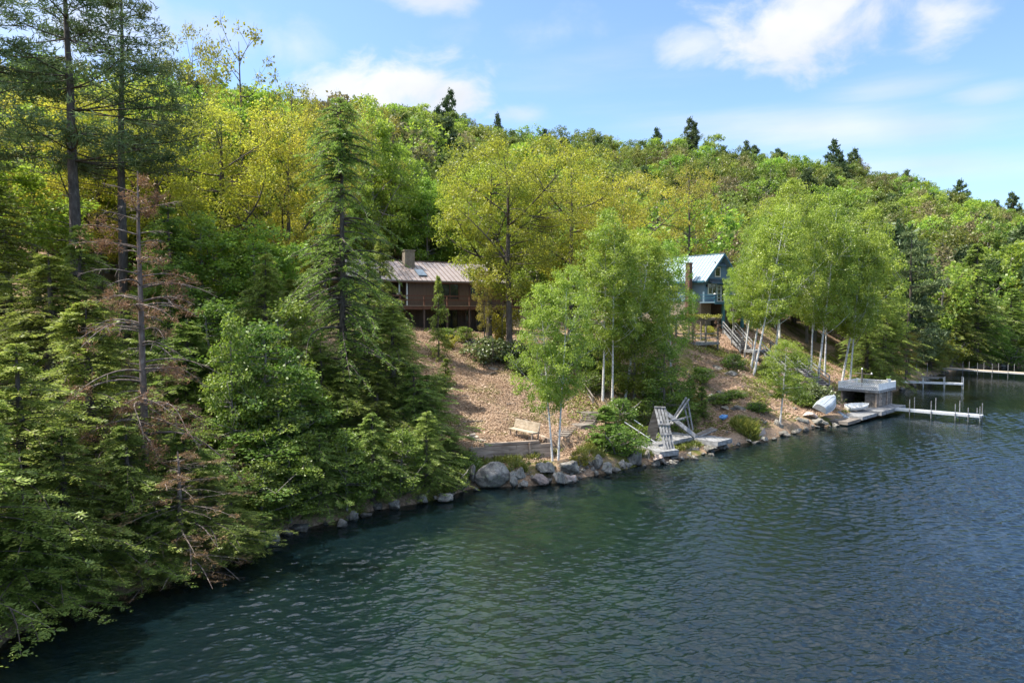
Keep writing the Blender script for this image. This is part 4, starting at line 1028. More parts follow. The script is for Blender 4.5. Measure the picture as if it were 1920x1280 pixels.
fA = np.array([.88,.475,0]); fA /= np.linalg.norm(fA); fB = np.array([-.4,.917,0])
oa = W(1237,848,.7)
raft('swim_raft', 'grey swim raft carrying the ladder frame on a pale rock', (oa.x,oa.y), 1.6, 2.7, .7, .28, GW, fA, fB)
ob = np.array([9.75,45.15])
raft('wooden_deck', 'large grey plank deck behind the tilted ladder frame', ob, 5.0, 3.0, .85, .22, GW)
oc = W(1348,829,.72)
raft('swim_raft', 'grey raft overhanging the water at the right end of the deck', (oc.x-e1[0]*.1,oc.y), 2.0, 2.1, .72, .26, GW)
lf = thing('ladder_frame', 'tall grey A shaped plank frame with rungs standing on the raft', 'ladder', tuple(P(1255,843,44.4)))
o_ = np.array(lf.location)
tl, tr_ = np.array(P(1227,763,45.6))-o_, np.array(P(1248,764,45.3))-o_
bl, br = np.array(P(1247,845,44.2))-o_, np.array(P(1265,843,44.5))-o_
nrm = np.cross(tr_-tl, bl-tl); nrm /= np.linalg.norm(nrm); nrm = nrm if nrm[1] < 0 else -nrm
m = MB()
for k,t in enumerate((.08,.36,.64,.92)): m.bar(bl*(1-t)+br*t, tl*(1-t)+tr_*t, .15, .05, up=nrm)
m.build('front_panel', GW, lf)
for t in (.40,.63):
    m = MB(); a = tl*(1-t)+bl*t+nrm*.06; b = tr_*(1-t)+br*t+nrm*.06; m.bar(a-(b-a)*.06, b+(b-a)*.06, .13, .05, up=nrm); m.build('rung', GW, lf)
b2l, b2r = np.array(P(1206,833,46.4))-o_, np.array(P(1226,832,46.1))-o_
m = MB(); n2 = np.cross(tr_-tl, b2l-tl); n2 /= np.linalg.norm(n2); n2 = n2 if n2[1] < 0 else -n2
for t in (.125,.375,.625,.875): m.bar(b2l*(1-t)+b2r*t, tl*(1-t)+(tl+(tr_-tl)*.8)*t-nrm*.06, .19, .04, up=n2)
m.build('back_panel', M['old_wood'], lf)
m = MB(); m.bar(tl+[0,0,.02], tr_+[0,0,.02], .16, .06); m.build('cap', GW, lf)
cr = thing('crane_frame', 'leaning grey pole tripod behind the ladder frame', 'frame', tuple(P(1295,806,48.8))); o_ = np.array(cr.location)
def wb(p, q, w_, t_, name, mat, parent, up=(0,-.3,1)):
    m = MB(); m.bar(np.array(P(*p))-np.array(parent.location), np.array(P(*q))-np.array(parent.location), w_, t_, up); m.build(name, mat, parent)
wb((1287,745,49.2),(1255,797,48.4),.12,.12,'pole',GW,cr); wb((1292,748,49.0),(1260,795,47.9),.10,.10,'pole',GW,cr)
wb((1282,757,48.9),(1293,804,48.8),.09,.09,'pole',GW,cr); wb((1289,752,49.0),(1299,806,48.6),.09,.09,'pole',GW,cr)
wb((1268,786,48.7),(1296,780,48.6),.08,.06,'crossbar',GW,cr); wb((1283,763,48.8),(1292,763,48.75),.06,.06,'crossbar',GW,cr)
tg = thing('gangway', 'long grey plank sloping from the ladder frame down to the deck', 'gangway', tuple(P(1303,817,47.4)))
wb((1249,774,47.2),(1303,817,47.4),.42,.06,'boards',GW,tg,up=(.3,-.7,.8)); wb((1248,778,47.3),(1302,820,47.5),.07,.12,'edge',GW,tg,up=(.3,-.7,.8))
t2 = thing('gangway', 'short grey plank propped upward beside the right raft', 'gangway', tuple(P(1308,817,48.9)))
wb((1308,817,48.9),(1340,803,50.2),.6,.06,'boards',OW,t2,up=(-.4,-.5,.8)); wb((1310,819,48.6),(1343,806,49.9),.06,.12,'edge',GW,t2,up=(-.4,-.5,.8))
m = MB(); p1, p2 = np.array(P(1237,790,45.0)), np.array(P(1283,785,47.6)); m.bar(p1,p2,.07,.09); o = m.build('wooden_pole', GW, origin=p1); tag(o,'straight grey pole lying across the ladder frame','pole')
for k,(a,b) in enumerate((((1171,791,46.6),(1229,829,45.4)),((1189,787,47.2),(1206,799,46.8)),((1196,824,46.6),(1206,829,46.4)))):
    p1, p2 = np.array(P(*a)), np.array(P(*b)); m = MB(); m.tube(p1,p2,.035); o = m.build('metal_pipe', M['alu'], origin=p1)
    tag(o, ('long pale pipe slanting over the bank left of the ladder frame','short pale pipe stuck out above the longer pipe','stub of pale pipe low beside the raft')[k], 'pipe')

# ------------------------------------------------------------------ boathouse and docks
pf0 = np.array([34.0,62.3,.62])
raft('dock_platform', 'grey plank platform in front of the boathouse', pf0-e1*.3, 6.8, 2.6, .62, .3, GW)
raft('dock_walkway', 'grey plank walkway stepping from the platform toward the ramp', pf0-e1*4.0+e2*.35, 3.66, 2.0, .5, .24, GW)
raft('dock_walkway', 'tilted end of the plank walkway by the stone boat ramp', pf0-e1*7.0+e2*.5, 2.96, 1.8, .34, .2, OW)
bt = thing('boathouse', 'small plank boathouse with a white lattice roof deck', 'boathouse', (34.8,65.0,.62), math.atan2(e1[1],e1[0]))
m = MB()
for i in range(21): m.box((.1+.2*i,.02,.76), (.19,.05,1.5))
for i in range(5): m.box((.02,.1+.2*i,.76), (.05,.19,1.5))
m.box((2.1,3.1,.76), (4.2,.08,1.5)); m.box((4.16,1.6,.76), (.08,3.0,1.5)); m.build('wall', M['old_wood'], bt)
for x,y in ((.0,.0),(4.2,0),(0,3.15),(4.2,3.15),(2.9,0)):
    m = MB(); m.box((x,y-.02,.7), (.16,.16,1.7)); m.build('post', M['brown_wood'], bt)
m = MB(); m.box((1.0,-.02,.75), (.9,.07,1.35)); dr_ = m.build('door', M['brown_wood'], bt)
m = MB(); m.box((1.35,-.07,.75), (.04,.05,.14)); m.build('handle', M['dark_metal'], dr_)
m = MB(); m.box((2.1,1.55,1.62), (4.8,3.7,.12)); m.box((2.1,-.32,1.54), (4.86,.06,.2)); m.box((-.32,1.55,1.54), (.06,3.7,.2)); m.build('roof_deck', GW, bt)
def lattice(name, a, b, z0, z1, solid=False):
    a = np.array([*a,0.]); b = np.array([*b,0.]); u = b-a; Ln = np.linalg.norm(u); u = u/Ln; h = z1-z0; m = MB()
    m.bar(a+UP*(z0+.03), b+UP*(z0+.03), .06, .06); m.bar(a+UP*(z1-.03), b+UP*(z1-.03), .07, .06)
    for t in (0,1): m.bar(a+u*Ln*t+UP*z0, a+u*Ln*t+UP*(z1+.04), .08, .08)
    if solid: m.bar(a+UP*((z0+z1)/2), b+UP*((z0+z1)/2), .03, h-.1)
    else:
        s_ = -h
        nrm = np.cross(u, UP)
        while s_ < Ln:
            for sg in (1,-1):
                x0, x1 = s_, s_+h
                c0, c1 = max(x0,0), min(x1,Ln)
                if c1-c0 > .02:
                    f = lambda x: (z0+(x-x0)) if sg > 0 else (z1-(x-x0))
                    m.bar(a+u*c0+UP*f(c0)+nrm*.012*sg, a+u*c1+UP*f(c1)+nrm*.012*sg, .04, .012, up=nrm)
            s_ += .19
    return m.build(name, M['white'], bt)
lattice('lattice_panel', (-.3,3.35), (-.3,-.3), 1.68, 2.3); lattice('lattice_panel', (-.2,3.35), (4.5,3.35), 1.68, 2.3); lattice('lattice_panel', (4.5,3.3), (4.5,-.2), 1.68, 2.3)
lattice('solid_panel', (-.2,-.3), (4.45,-.3), 1.68, 2.3, True)
def onbt(x,y,z): 
    p = Matrix.Rotation(math.atan2(e1[1],e1[0]),4,'Z')@Vector((x,y,z)); return (34.8+p.x, 65+p.y, .62+p.z)
pt = thing('flower_pot', 'white flower pot on the corner of the lattice deck rail', 'pot', onbt(2.6,-.28,2.32))
m = MB(); m.tube((0,0,0),(0,0,.3),.15,12,.22); m.build('pot', M['white'], pt); rng = np.random.default_rng(2)
link('plant', leafmesh('pot_plant', clump_leaves(rng, np.array([[0,0,.42],[.08,.05,.5],[-.08,0,.46]]), 40, .14, .08), [M['shrub_leaf']]), pt)
lp = thing('post_light', 'weathered post with a crossarm rising from the lattice deck', 'post', onbt(2.6,2.2,1.68))
m = MB(); m.bar((0,0,0),(0,0,1.75),.1,.1); m.build('post', OW, lp)
m = MB(); m.bar((-.5,.4,1.35),(.75,-.55,1.25),.07,.07); m.build('crossarm', OW, lp)
m = MB(); m.tube((.7,-.5,1.3),(.7,-.5,1.45),.09,8,.04); m.tube((0,0,1.75),(0,0,1.88),.09,8,.04); m.build('lamp', M['white'], lp)
def alu_dock(name, label, a, b, wid, z, posts, mat, pm, ph=1.1, hand=.5):
    a = np.array([a[0],a[1],z]); b = np.array([b[0],b[1],z]); root = thing(name, label, 'dock', tuple(a)); d = b-a; u = d/np.linalg.norm(d); s = np.array([-u[1],u[0],0])
    m = MB(); n = int(np.linalg.norm(d)/.3)
    for i in range(n): c = d*(i+.5)/n; m.bar(c-s*wid/2, c+s*wid/2, .285, .04)
    m.build('boards', mat, root)
    m = MB()
    for k in (-1,1): m.bar(s*k*(wid/2-.02)-UP*.1, d+s*k*(wid/2-.02)-UP*.1, .05, .16)
    m.build('frame', M['alu'], root)
    for t,k,h in posts:
        m = MB(); p = d*t+s*k*(wid/2+.06); m.tube(p-UP*2.2, p+UP*h*.92, .036, 7); m.build('post', pm, root)
    return root
ad = alu_dock('aluminium_dock', 'long pale aluminium dock with tall posts beside the boathouse', (36.6,65.0), (41.7,60.2), 1.0, .6,
   [(.2,-1,1.1),(.22,1,1.2),(.45,-1,1.1),(.47,1,1.3),(.72,-1,1.0),(.74,1,1.2),(.86,-1,.7),(.93,1,.6),(.985,-1,.9),(.985,1,1.1)], M['alu'], M['grey_wood'])
a = W(1690,716,.6); b = W(1806,720.5,.6)
alu_dock('aluminium_dock', 'pale aluminium dock on legs beyond the boathouse', (a.x,a.y), (b.x,b.y), 1.2, .75, [(.36,-1,.7),(.36,1,.5),(.70,-1,.9),(.70,1,.7),(.99,-1,.9),(.99,1,.9)], M['alu'], M['alu'])
a = W(1722,704,.5); b = W(1764,707,.5)
alu_dock('floating_dock', 'short dark dock with two posts near the shaded far bank', (a.x,a.y), (b.x,b.y), 1.4, .45, [(.03,-1,2.0),(.28,1,2.1)], M['old_wood'], M['grey_wood'])
a = W(1772,690,.8); b = W(1990,704,.8)
alu_dock('wooden_pier', 'long pale pier with paired wooden pilings on the far shore', (a.x,a.y), (b.x,b.y), 1.8, .85, [(t,k,1.3) for t in (.2,.335,.465,.60,.74,.88) for k in (-1,1)], M['tan_wood'], M['grey_wood'])
# boats
def boat(name, label, cat, L_, Wd, D, mat, loc, rot, flip=False, ribs=None):
    root = thing(name, label, cat, loc); root.rotation_euler = rot
    ns, nr = 15, 11; V = []
    for i in range(ns):
        t = i/(ns-1); w_ = Wd/2*(min(1,(.80+.6*t)) if t < .34 else math.cos(max(0,(t-.34)/.66)*PI/2)**.62); dep = D*(1 if t < .6 else 1-.25*((t-.6)/.4)); sh = .22*D*max(0,(t-.45)/.55)**2
        for j in range(nr):
            a = -1+2*j/(nr-1); y = w_*math.copysign(abs(a)**.6, a) if abs(a) > 1e-6 else 0; z = -dep*(1-abs(a)**3.0)+sh
            V.append((t*L_+.0, y, z))
    V = np.array(V); V2 = V*np.array([.985,.95,1])+np.array([.02,0,.03])
    q = [(i*nr+j,(i+1)*nr+j,(i+1)*nr+j+1,i*nr+j+1) for i in range(ns-1) for j in range(nr-1)]
    m = MB(); m.add(V,q); m.add(V2,[tuple(reversed(f)) for f in q])
    m.add(V[:nr], t=[(0,k+1,k) for k in range(1,nr-1)]); m.build('hull', mat, root, smooth=False)
    m = MB()
    for s in (0,nr-1):
        for i in range(ns-1): m.bar(V[i*nr+s], V[(i+1)*nr+s], .05, .04)
    m.build('gunwale', M['alu'], root)
    m = MB(); m.bar((.3,0,-D-.01),(L_*.85,0,-D*.98-.01),.05,.05)
    for s in (-.45,.45): m.bar((.25,s*Wd*.5,-D*.97),(L_*.62,s*Wd*.5,-D*.97),.03,.03)
    m.build('keel', M['alu'], root)
    for x in (.2,.5,.75):
        m = MB(); ww = Wd*(.8 if x < .7 else .5); m.box((L_*x,0,-D*.25), (.22,ww,.04)); m.build('seat', M['alu'], root)
    return root
g = P(1536,776,58.5); 
boat('rowing_boat', 'silver rowing boat turned over on the rocks beside the boat ramp', 'boat', 3.3, 1.45, .55, M['boat_metal'], (g.x,g.y,1.25), (R(180+25),R(-15),R(44)))
g = P(1588,757,63.0)
boat('dinghy', 'small white dinghy lying on the bank left of the boathouse', 'boat', 2.2, 1.0, .38, M['white'], (g.x,g.y,hz(g.x,g.y)+.35), (R(18),R(-4),R(8)))
cs = [(1541,777,.55),(1574,770,.8),(1604,790,.12),(1566,800,-.06)]
c_ = [np.array(W(*c)) for c in cs]; m = MB(); m.prism([c_[0],c_[3],c_[2],c_[1]], (0,0,-.35))
o = m.build('boat_ramp', rough_mat('ramp_slate',[(.3,(.12,.15,.19)),(.55,(.22,.27,.32)),(.75,(.34,.39,.43))],scale=2.2,stretch=(.4,1,1),bump=.6,bdist=.06), origin=c_[0]); tag(o,'blue grey slab boat ramp sloping into the water below the silver boat','ramp')
for i,(x,y) in enumerate(((1553,733),(1557,728),(1549,727),(1546,722),(1560,738))):
    g = G(x,y); m = MB(); v,q = tube_np(np.array([(0,0,-.12),(0,0,.04),(0,0,.07)]), np.array([.4,.38,.02]), 8); v[:,0] *= 1.3; m.add(v,q)
    o = m.build('stepping_stone', M['pink_rock']); o.location = (g.x,g.y,g.z+.03); o.rotation_euler = (0,0,i*1.3); tag(o,'flat pale stepping stone on the path above the boathouse rocks','stone','stepping stones beside the boathouse')
# ------------------------------------------------------------------ rocks
import bmesh
def rock_mesh(name, seed, mat, sq=(1,1,1), npts=16, amp=.15, cuts=3):
    rng = np.random.default_rng(seed); bm = bmesh.new()
    p = unit(rng.normal(size=(npts,3)))*rng.uniform(.8,1.05,(npts,1))*np.array(sq)
    for v in p: bm.verts.new(v)
    r = bmesh.ops.convex_hull(bm, input=bm.verts)
    bmesh.ops.delete(bm, geom=[g for g in r['geom_interior'] if isinstance(g, bmesh.types.BMVert)], context='VERTS')
    for k in range(cuts):
        bmesh.ops.subdivide_edges(bm, edges=bm.edges[:], cuts=1, use_grid_fill=True)
        bmesh.ops.smooth_vert(bm, verts=bm.verts[:], factor=.05 if k == 0 else .12, use_axis_x=True, use_axis_y=True, use_axis_z=True)
    bm.normal_update()
    co = np.array([v.co for v in bm.verts])
    d = fbm(co[:,0]*3+co[:,2]*1.7+50, co[:,1]*3-co[:,2]*2.1+50, seed, 4)*amp*2.2
    for v, k in zip(bm.verts, d): v.co += v.normal*float(k)
    bmesh.ops.triangulate(bm, faces=bm.faces[:])
    me = bpy.data.meshes.new(name); bm.to_mesh(me); bm.free(); me.materials.append(mat)
    me.polygons.foreach_set('use_smooth', np.ones(len(me.polygons), bool)); return me
RK = [rock_mesh(f'rock{i}', 200+i, M['rock'], (1,rr.uniform(.7,.95),rr.uniform(.6,.85)), 9+i % 3*2) for i in range(8)]
RP = [rock_mesh(f'pink{i}', 220+i, M['pink_rock'], (1,.7,.38), 12) for i in range(2)]
RB = rock_mesh('bigrock', 236, M['rock'], (1,.85,.8), 70, .07, 3)
def rock(px, py, wpx, hpx, label, me=None, z=0.0, group=None, name='boulder', k=0, cat='rock', rz=None):
    b = W(px, py, z); s = wpx/F*b.y/2*1.1; hgt = hpx/F*b.y*1.15
    o = link(name, me or RK[k % 8]); zr = max(v.co.z for v in (me or RK[k % 8]).vertices)
    o.scale = (s, s*.85, max(hgt/(2*zr)*1.05, .08)); o.location = (b.x, b.y+s*.6, z+hgt*.40); o.rotation_euler = (0,0,rr.uniform(0,6) if rz is None else rz)
    return tag(o, label, cat, group)
rock(923,918,66,47,'huge rounded grey boulder at the waterline below the timber wall',RB,rz=.4)
rock(884,903,30,30,'rounded mossy boulder left of the huge grey boulder',k=1,z=.4)
rock(868,916,34,22,'half hidden flat boulder under the bushes beside the huge boulder',k=2)
rock(962,915,22,30,'narrow upright dark rock just right of the huge boulder',k=3)
rock(974,898,26,20,'dark stone wedged behind the narrow upright rock',k=4,z=.5)
rock(1022,893,52,22,'long low lichen covered boulder behind the pink slab',k=5,z=.4)
rock(1010,914,46,22,'flat pinkish slab of rock at the water edge',RP[0],rz=.1)
rock(1047,912,34,24,'pale speckled boulder right of the pink slab',k=6)
rock(1071,908,30,15,'low pinkish boulder touching the water beyond the pale speckled one',RP[1],rz=.5)
rock(1067,890,46,24,'angular split boulder with mossy streaks below the birch pair',k=7,z=.35)
rock(984,916,22,15,'small dark wet stone left of the pink slab',k=0)
rock(1122,879,28,24,'pale pointed boulder under the round bush',k=1,z=.3)
rock(1139,892,30,24,'grey wet boulder sitting in the water under the pale pointed one',k=3)
rock(1111,890,22,14,'small dark boulder left of the grey wet boulder',k=2)
rock(1169,880,27,16,'dark low boulder midway between round bush and swim raft',k=4)
rock(1192,874,36,26,'large dark boulder left of the swim raft',k=5)
rock(1216,866,24,20,'rounded dark boulder tucked under the swim raft corner',k=6,z=.05)
rock(1239,873,38,19,'pale block of rock holding up the swim raft',RP[0],rz=1.2)
rock(1298,853,66,14,'long flat ledge of rock under the plank deck',RP[1],rz=.75)
rock(1332,850,40,14,'flat dark ledge under the right swim raft',k=2)
rock(1268,862,30,14,'dark stone beside the pale raft block',k=0)
rock(1419,826,64,22,'broad purplish boulder right of the grass tuft',RP[1],rz=.3)
rock(1384,812,30,18,'dark boulder left of the grass tuft',k=3,z=.3)
rock(1462,806,24,18,'dark stone at the foot of the leaning lone birch',k=4,z=.3)
rock(1507,803,36,19,'square pale boulder left of the boat ramp',k=7,rz=.2)
rock(1543,802,34,16,'grey boulder right of the square pale boulder',k=5)
rock(1527,787,40,13,'flat yellowish boulder behind the square pale boulder',RP[0],z=.6,rz=.6)
rock(1484,803,24,15,'grey stone left of the square pale boulder',k=1)
rock(835,944,44,15,'flat grey boulder at the water edge below the hemlock boughs',k=2)
rock(737,958,26,20,'pale squarish boulder under the tall hemlock',k=7)
rock(662,979,20,20,'pale upright boulder at the water under the shrubs',k=6)
rock(640,990,28,16,'dark wet boulder left of the pale upright boulder',k=4)
for i in range(9):
    x, y = [(1000,938),(1035,945),(1215,935),(1110,925),(1460,842),(1560,810),(1390,850),(900,955),(520,1040)][i]
    rock(x, y, 46+8*(i % 3), 12, 'tan submerged rock showing through shallow water', RP[i % 2], z=-.5 if y > 900 else -.75, group='submerged rocks off the shore', name='submerged_rock')
n = 0
for i in range(3, len(SHORE)-4):
    a, b = SHORE[i], SHORE[i+1]; Ls = np.linalg.norm(b-a); u = (b-a)/Ls; nv = np.array([-u[1], u[0]]); t = rr.uniform(0,.5)
    while t < Ls:
        p = a+u*t+nv*rr.uniform(-.5,.75); x_ = azpx(p[0],p[1]); s = rr.choice([rr.uniform(.13,.28),rr.uniform(.2,.45),rr.uniform(.35,.68)])*(1 if p[1] < 60 else 1.3)
        if 300 < x_ < 1950 and n < 220 and not (1570 < x_ < 1690):
            o = link('boulder', RK[rr.randrange(8)]); o.location = (p[0],p[1],rr.uniform(.0,.2)); o.scale = (s,s*rr.uniform(.6,1),s*rr.uniform(.55,.95)); o.rotation_euler = (rr.uniform(-.3,.3),rr.uniform(-.3,.3),rr.uniform(0,6))
            tag(o, 'small grey stone in the rocky edge lining the lake shore', 'rock', 'stones lining the waterline'); n += 1
        t += s*rr.uniform(.9,1.9)*(1 if p[1] < 60 else 2)
for i in range(60):    # second course behind the waterline, centre
    x, y = rr.uniform(930,1110), rr.uniform(866,896); g = G(x,y); s = rr.uniform(.08,.32)
    o = link('boulder', RK[rr.randrange(8)]); o.location = (g.x,g.y,g.z+.04); o.scale = (s,s*.7,s*.5); o.rotation_euler = (0,0,rr.uniform(0,6))
    tag(o, 'small dark stone laid in the dry bank below the timber wall', 'rock', 'stones of the bank below the timber wall')
for i,(x,y,s) in enumerate(((1345,690,1.4),(1372,700,1.1),(1330,745,1.2),(1385,765,1.0),(1350,735,.9),(1410,760,.8),(1440,740,.7),(1365,765,.8),(1490,765,.8),(1430,790,.7),(1400,795,.6),(1510,745,.9),(880,640,1.2),(925,690,.7))):
    g = G(x,y); o = link('outcrop', RK[i % 8]); o.location = (g.x,g.y,g.z-.1); o.scale = (s,s*.8,s*.45); o.rotation_euler = (rr.uniform(-.2,.2),rr.uniform(-.2,.2),rr.uniform(0,6))
    if i < 12: tag(o, 'weathered grey ledge poking out of the bare bank below the pergola', 'rock', 'ledges in the bank below the pergola')
    else: tag(o, ('dark grey ledge of rock beside the rhododendron by the brown cottage','grey rock on the leaf covered slope below the rhododendron')[i-12], 'rock')

for i in range(16):
    x, y = [(830,720),(880,745),(905,790),(950,760),(860,690),(930,700),(1340,770),(1420,735),(1390,725),(1450,765),(1320,700),(1480,720),(860,800),(1365,810),(990,790),(1430,775)][i]
    g = G(x,y); m = MB(); Lb = rr.uniform(.8,2.0); m.tube((0,0,0),(Lb*.5,rr.uniform(-.1,.1),.05),.035,6,.03); m.tube((Lb*.5,0,.05),(Lb,rr.uniform(-.25,.25),.03),.03,6,.012); m.tube((Lb*.4,0,.05),(Lb*.75,.3,.12),.016,5,.006)
    o = m.build('fallen_branch', M['grey_bark']); o.location = (g.x,g.y,g.z+.05); o.rotation_euler = (0,rr.uniform(-.15,.15),rr.uniform(0,6)); tag(o,'bare grey fallen branch lying on the leaf litter','branch','fallen branches on the banks')

# ------------------------------------------------------------------ trees one by one
plant('pine0',152,40,'very tall white pine with long bare trunk near the left picture edge',ytop=-140,wid=13,lean=(-.04,0),rz=.3)
plant('pine1',235,43,'tall dark white pine beside the sparse topped oak',ytop=-60,wid=11,rz=2.0)
plant('pine1',-30,38,'white pine whose boughs fill the upper left corner',ytop=-120,wid=13,rz=4.0)
plant('hemlock0',30,22.4,'near dark hemlock with drooping boughs at the lower left edge',ytop=640,wid=6.5,rz=.4)
plant('hemlock1',-80,19.5,'nearest hemlock cut by the left edge over the water',ytop=700,wid=6,rz=2.2)
plant('hemlock2',165,26.5,'dense hemlock left of the browning pine',ytop=560,wid=6.6,rz=1.1)
plant('hemlock0',340,26.6,'low hemlock hanging over the water below the browning pine',ytop=800,wid=5.0,rz=3.0)
plant('hemlock1',235,24.2,'small hemlock at the water edge between the near hemlocks',ytop=790,wid=4.6,rz=5)
plant('hemlock2',115,22.2,'small drooping hemlock over the water near the left corner',ytop=800,wid=4.6,rz=.7)
plant('hemlock1',90,33,'taller hemlock standing behind the near left ones',ytop=470,wid=7.5,rz=3.5)
plant('hemlock2',-10,36,'hemlock under the white pines at the left edge',ytop=330,wid=8,rz=.9)
plant('hemlock0',350,34,'mid height hemlock behind the browning pine',ytop=600,wid=7,rz=2.7)
plant('hemlock1',320,42,'dark hemlock between the white pines and the yellow oaks',ytop=380,wid=6.5,rz=4.4)
plant('bighemlock',642,38.8,'tall slender hemlock with visible trunk left of the brown cottage',ytop=180,wid=5.6,rz=.5)
plant('hemlock2',735,39.6,'broad hemlock skirting the right foot of the tall slender hemlock',ytop=570,wid=6.4,rz=1.7)
plant('hemlock0',800,39.6,'low hemlock at the left edge of the leaf covered slope',ytop=700,wid=4.8,rz=.2)
plant('hemlock1',600,36.5,'bushy hemlock left of the tall slender hemlock trunk',ytop=640,wid=5.5,rz=3.9)
plant('hemlock0',690,44,'hemlock overlapping the brown cottage left end',ytop=470,wid=5.5,rz=5.2)
plant('hemlock2',545,44,'shaded hemlock behind the bright saplings',ytop=520,wid=6,rz=2.9)
for i,(x,y,h_,w_,lb) in enumerate(((20,1185,3.2,4.5,'low hemlock bough clump over the water at the left picture corner'),(130,1130,2.8,4.2,'low hemlock bough clump overhanging the shore left of the drooping hemlock'),(250,1103,2.6,4.2,'hemlock skirt trailing over the water under the dying pine'),(370,1072,3.4,4.6,'yellowish hemlock boughs reaching out over the dark water'),(430,1045,2.6,3.4,'small hemlock beside the stones where the dark water begins'),(185,1122,2.2,3.6,'lowest hemlock boughs brushing the water right of the drooping hemlock'),(305,1094,2.2,3.4,'lowest hemlock boughs dipping to the water below the dying pine'),(75,1160,2.4,3.8,'hemlock boughs touching the water in the left corner'))):
    b = W(x,y); plant(f'hemlock{i % 3}',x,b.y+.5,lb,h=h_,wid=w_,rz=i*1.3)
for i,(x,Y,yt,w_,lb) in enumerate(((575,34.6,720,4.4,'low hemlock reaching the water left of the pale upright boulder'),(640,36.0,690,4.6,'hemlock skirt before the tall slender hemlock trunk'),(705,37.2,700,4.6,'hemlock between the two pale shore boulders and the tall trunk'),(775,38.3,680,4.4,'hemlock leaning out over the flat grey boulder'),(845,38.9,800,2.6,'small hemlock beside the mossy boulder'),(712,47,440,4.2,'slim hemlock covering the brown cottage porch'),(745,45,560,3.4,'young hemlock before the brown cottage deck'),(500,40,470,5,'hemlock behind the bright leafy saplings'),(150,37,420,6,'hemlock behind the dying pine left side'))):
    plant(f'hemlock{i % 3}',x,Y,lb,ytop=yt,wid=w_,rz=i*1.9)
for i,(x,Y,yt,w_,lb) in enumerate(((520,31.2,720,3.6,'leafy sapling bending over the left shore stones'),(610,34.8,800,3.2,'bright sapling by the water under the hemlock skirt'),(455,33.5,640,4.0,'tall bright sapling between the dying pine and the hemlocks'),(540,36,560,4.4,'bright green young maple left of the tall slender hemlock'))):
    plant(f'sapling{i % 2}',x,Y,lb,ytop=yt,wid=w_,rz=i*1.9)
plant('deadpine',268,25.9,'dying pine with rust brown needles and bare grey limbs',ytop=315,wid=6.4,rz=.8)
plant('deadpine',335,24.4,'small dead tree with drooping rust twigs just above the dark water',h=4.6,wid=5.2,rz=2.2)
plant('sapling0',432,31.0,'thin grey trunked sapling right of the browning pine',ytop=590,wid=2.8,rz=.3)
plant('sapling1',500,32.5,'bright green leafy sapling in front of the shaded hemlock',ytop=600,wid=4.4,rz=1.3)
plant('sapling0',560,33.6,'bright green sapling at the shore below the bushy hemlock',ytop=690,wid=4.2,rz=2.3)
plant('sapling1',470,30.2,'low spreading sapling over the stones of the left shore',ytop=800,wid=4.6,rz=4.0)
plant('sapling1',395,35,'bright sapling glowing behind the browning pine limbs',ytop=560,wid=4.6,rz=5)
plant('oak0',420,50,'large yellow oak with spreading dark limbs left of the tall hemlock',ytop=205,wid=11.5,rz=.6)
plant('oak1',300,53,'yellow oak behind the browning pine',ytop=165,wid=10.5,rz=2.1)
plant('oak2',540,54,'yellow oak crowding the left side of the tall hemlock',ytop=215,wid=9.5,rz=3.3)
plant('oak0',70,50,'yellow green oak seen through the white pines',ytop=180,wid=11,rz=4.1)
plant('oak2',190,52,'yellow oak between the two white pine trunks',ytop=190,wid=9,rz=5.2)
plant('maple0',20,44,'shaded green maple low behind the left hemlocks',ytop=300,wid=9,rz=.5)
plant('maple1',480,46,'bright maple under the spreading yellow oak',ytop=420,wid=8,rz=1.5)
plant('maple2',380,45,'green maple filling the gap under the yellow oaks',ytop=400,wid=8,rz=2.5)
plant('sparse',462,62,'sparse topped oak standing against the sky',ytop=40,wid=6.0,rz=.4)
plant('bronze0',370,64,'thin bronze leaved oak left of the sparse topped one',ytop=55,wid=6.5,rz=1.0)
plant('bronze1',555,66,'bronze leaved oak on the skyline right of the sparse one',ytop=140,wid=7.5,rz=2.0)
plant('bronze0',640,72,'bronze oak rising behind the tall slender hemlock tip',ytop=185,wid=7,rz=3.0)
plant('maple1',700,84,'tall green maple on the slope behind the brown cottage roof',ytop=190,wid=9,rz=.2)
plant('oak1',955,57.5,'great yellow oak whose trunk stands before the brown cottage',ytop=262,wid=11.5,rz=.9)
plant('oak2',917,60.5,'yellow oak rising at the brown cottage right end',ytop=285,wid=10,rz=2.2)
plant('oak0',1070,63,'wide yellow oak right of the great oak',ytop=285,wid=11.5,rz=3.1)
plant('oak1',1165,68,'yellow oak nearest the blue house',ytop=330,wid=10.5,rz=4.6)
plant('bronze1',1290,104,'rounded yellow oak standing behind the blue house gable',ytop=300,wid=10,rz=1.9)
plant('maple0',1010,78,'green maple between the two houses',ytop=400,wid=8.5,rz=.7)
plant('maple2',1090,80,'dense green maple hiding the blue house wing',ytop=420,wid=9,rz=1.7)
plant('maple1',1190,72,'bright maple screening the blue house wing',ytop=430,wid=7.5,rz=2.7)
plant('birch0',1037,40.6,'left stem of the white birch pair at the shore rocks',ytop=530,wid=3.6,rz=.0,lean=(-.02,.0))
plant('birch1',1047,40.8,'right stem of the white birch pair at the shore rocks',ytop=495,wid=4.0,rz=2.6,lean=(.035,.0))
plant('birch2',1130,0,'tall white birch with its foot beside the stair rail',ytop=390,wid=5.2,rz=1.1,py=752,lean=(.03,0))
plant('birch3',1148,0,'slim birch right of the stair rail birch',ytop=430,wid=5.0,rz=3.5,py=756,lean=(.06,0))
plant('birch0',1172,0,'birch leaning to the right above the ladder frame',ytop=440,wid=5.4,rz=4.6,py=748,lean=(.12,0))
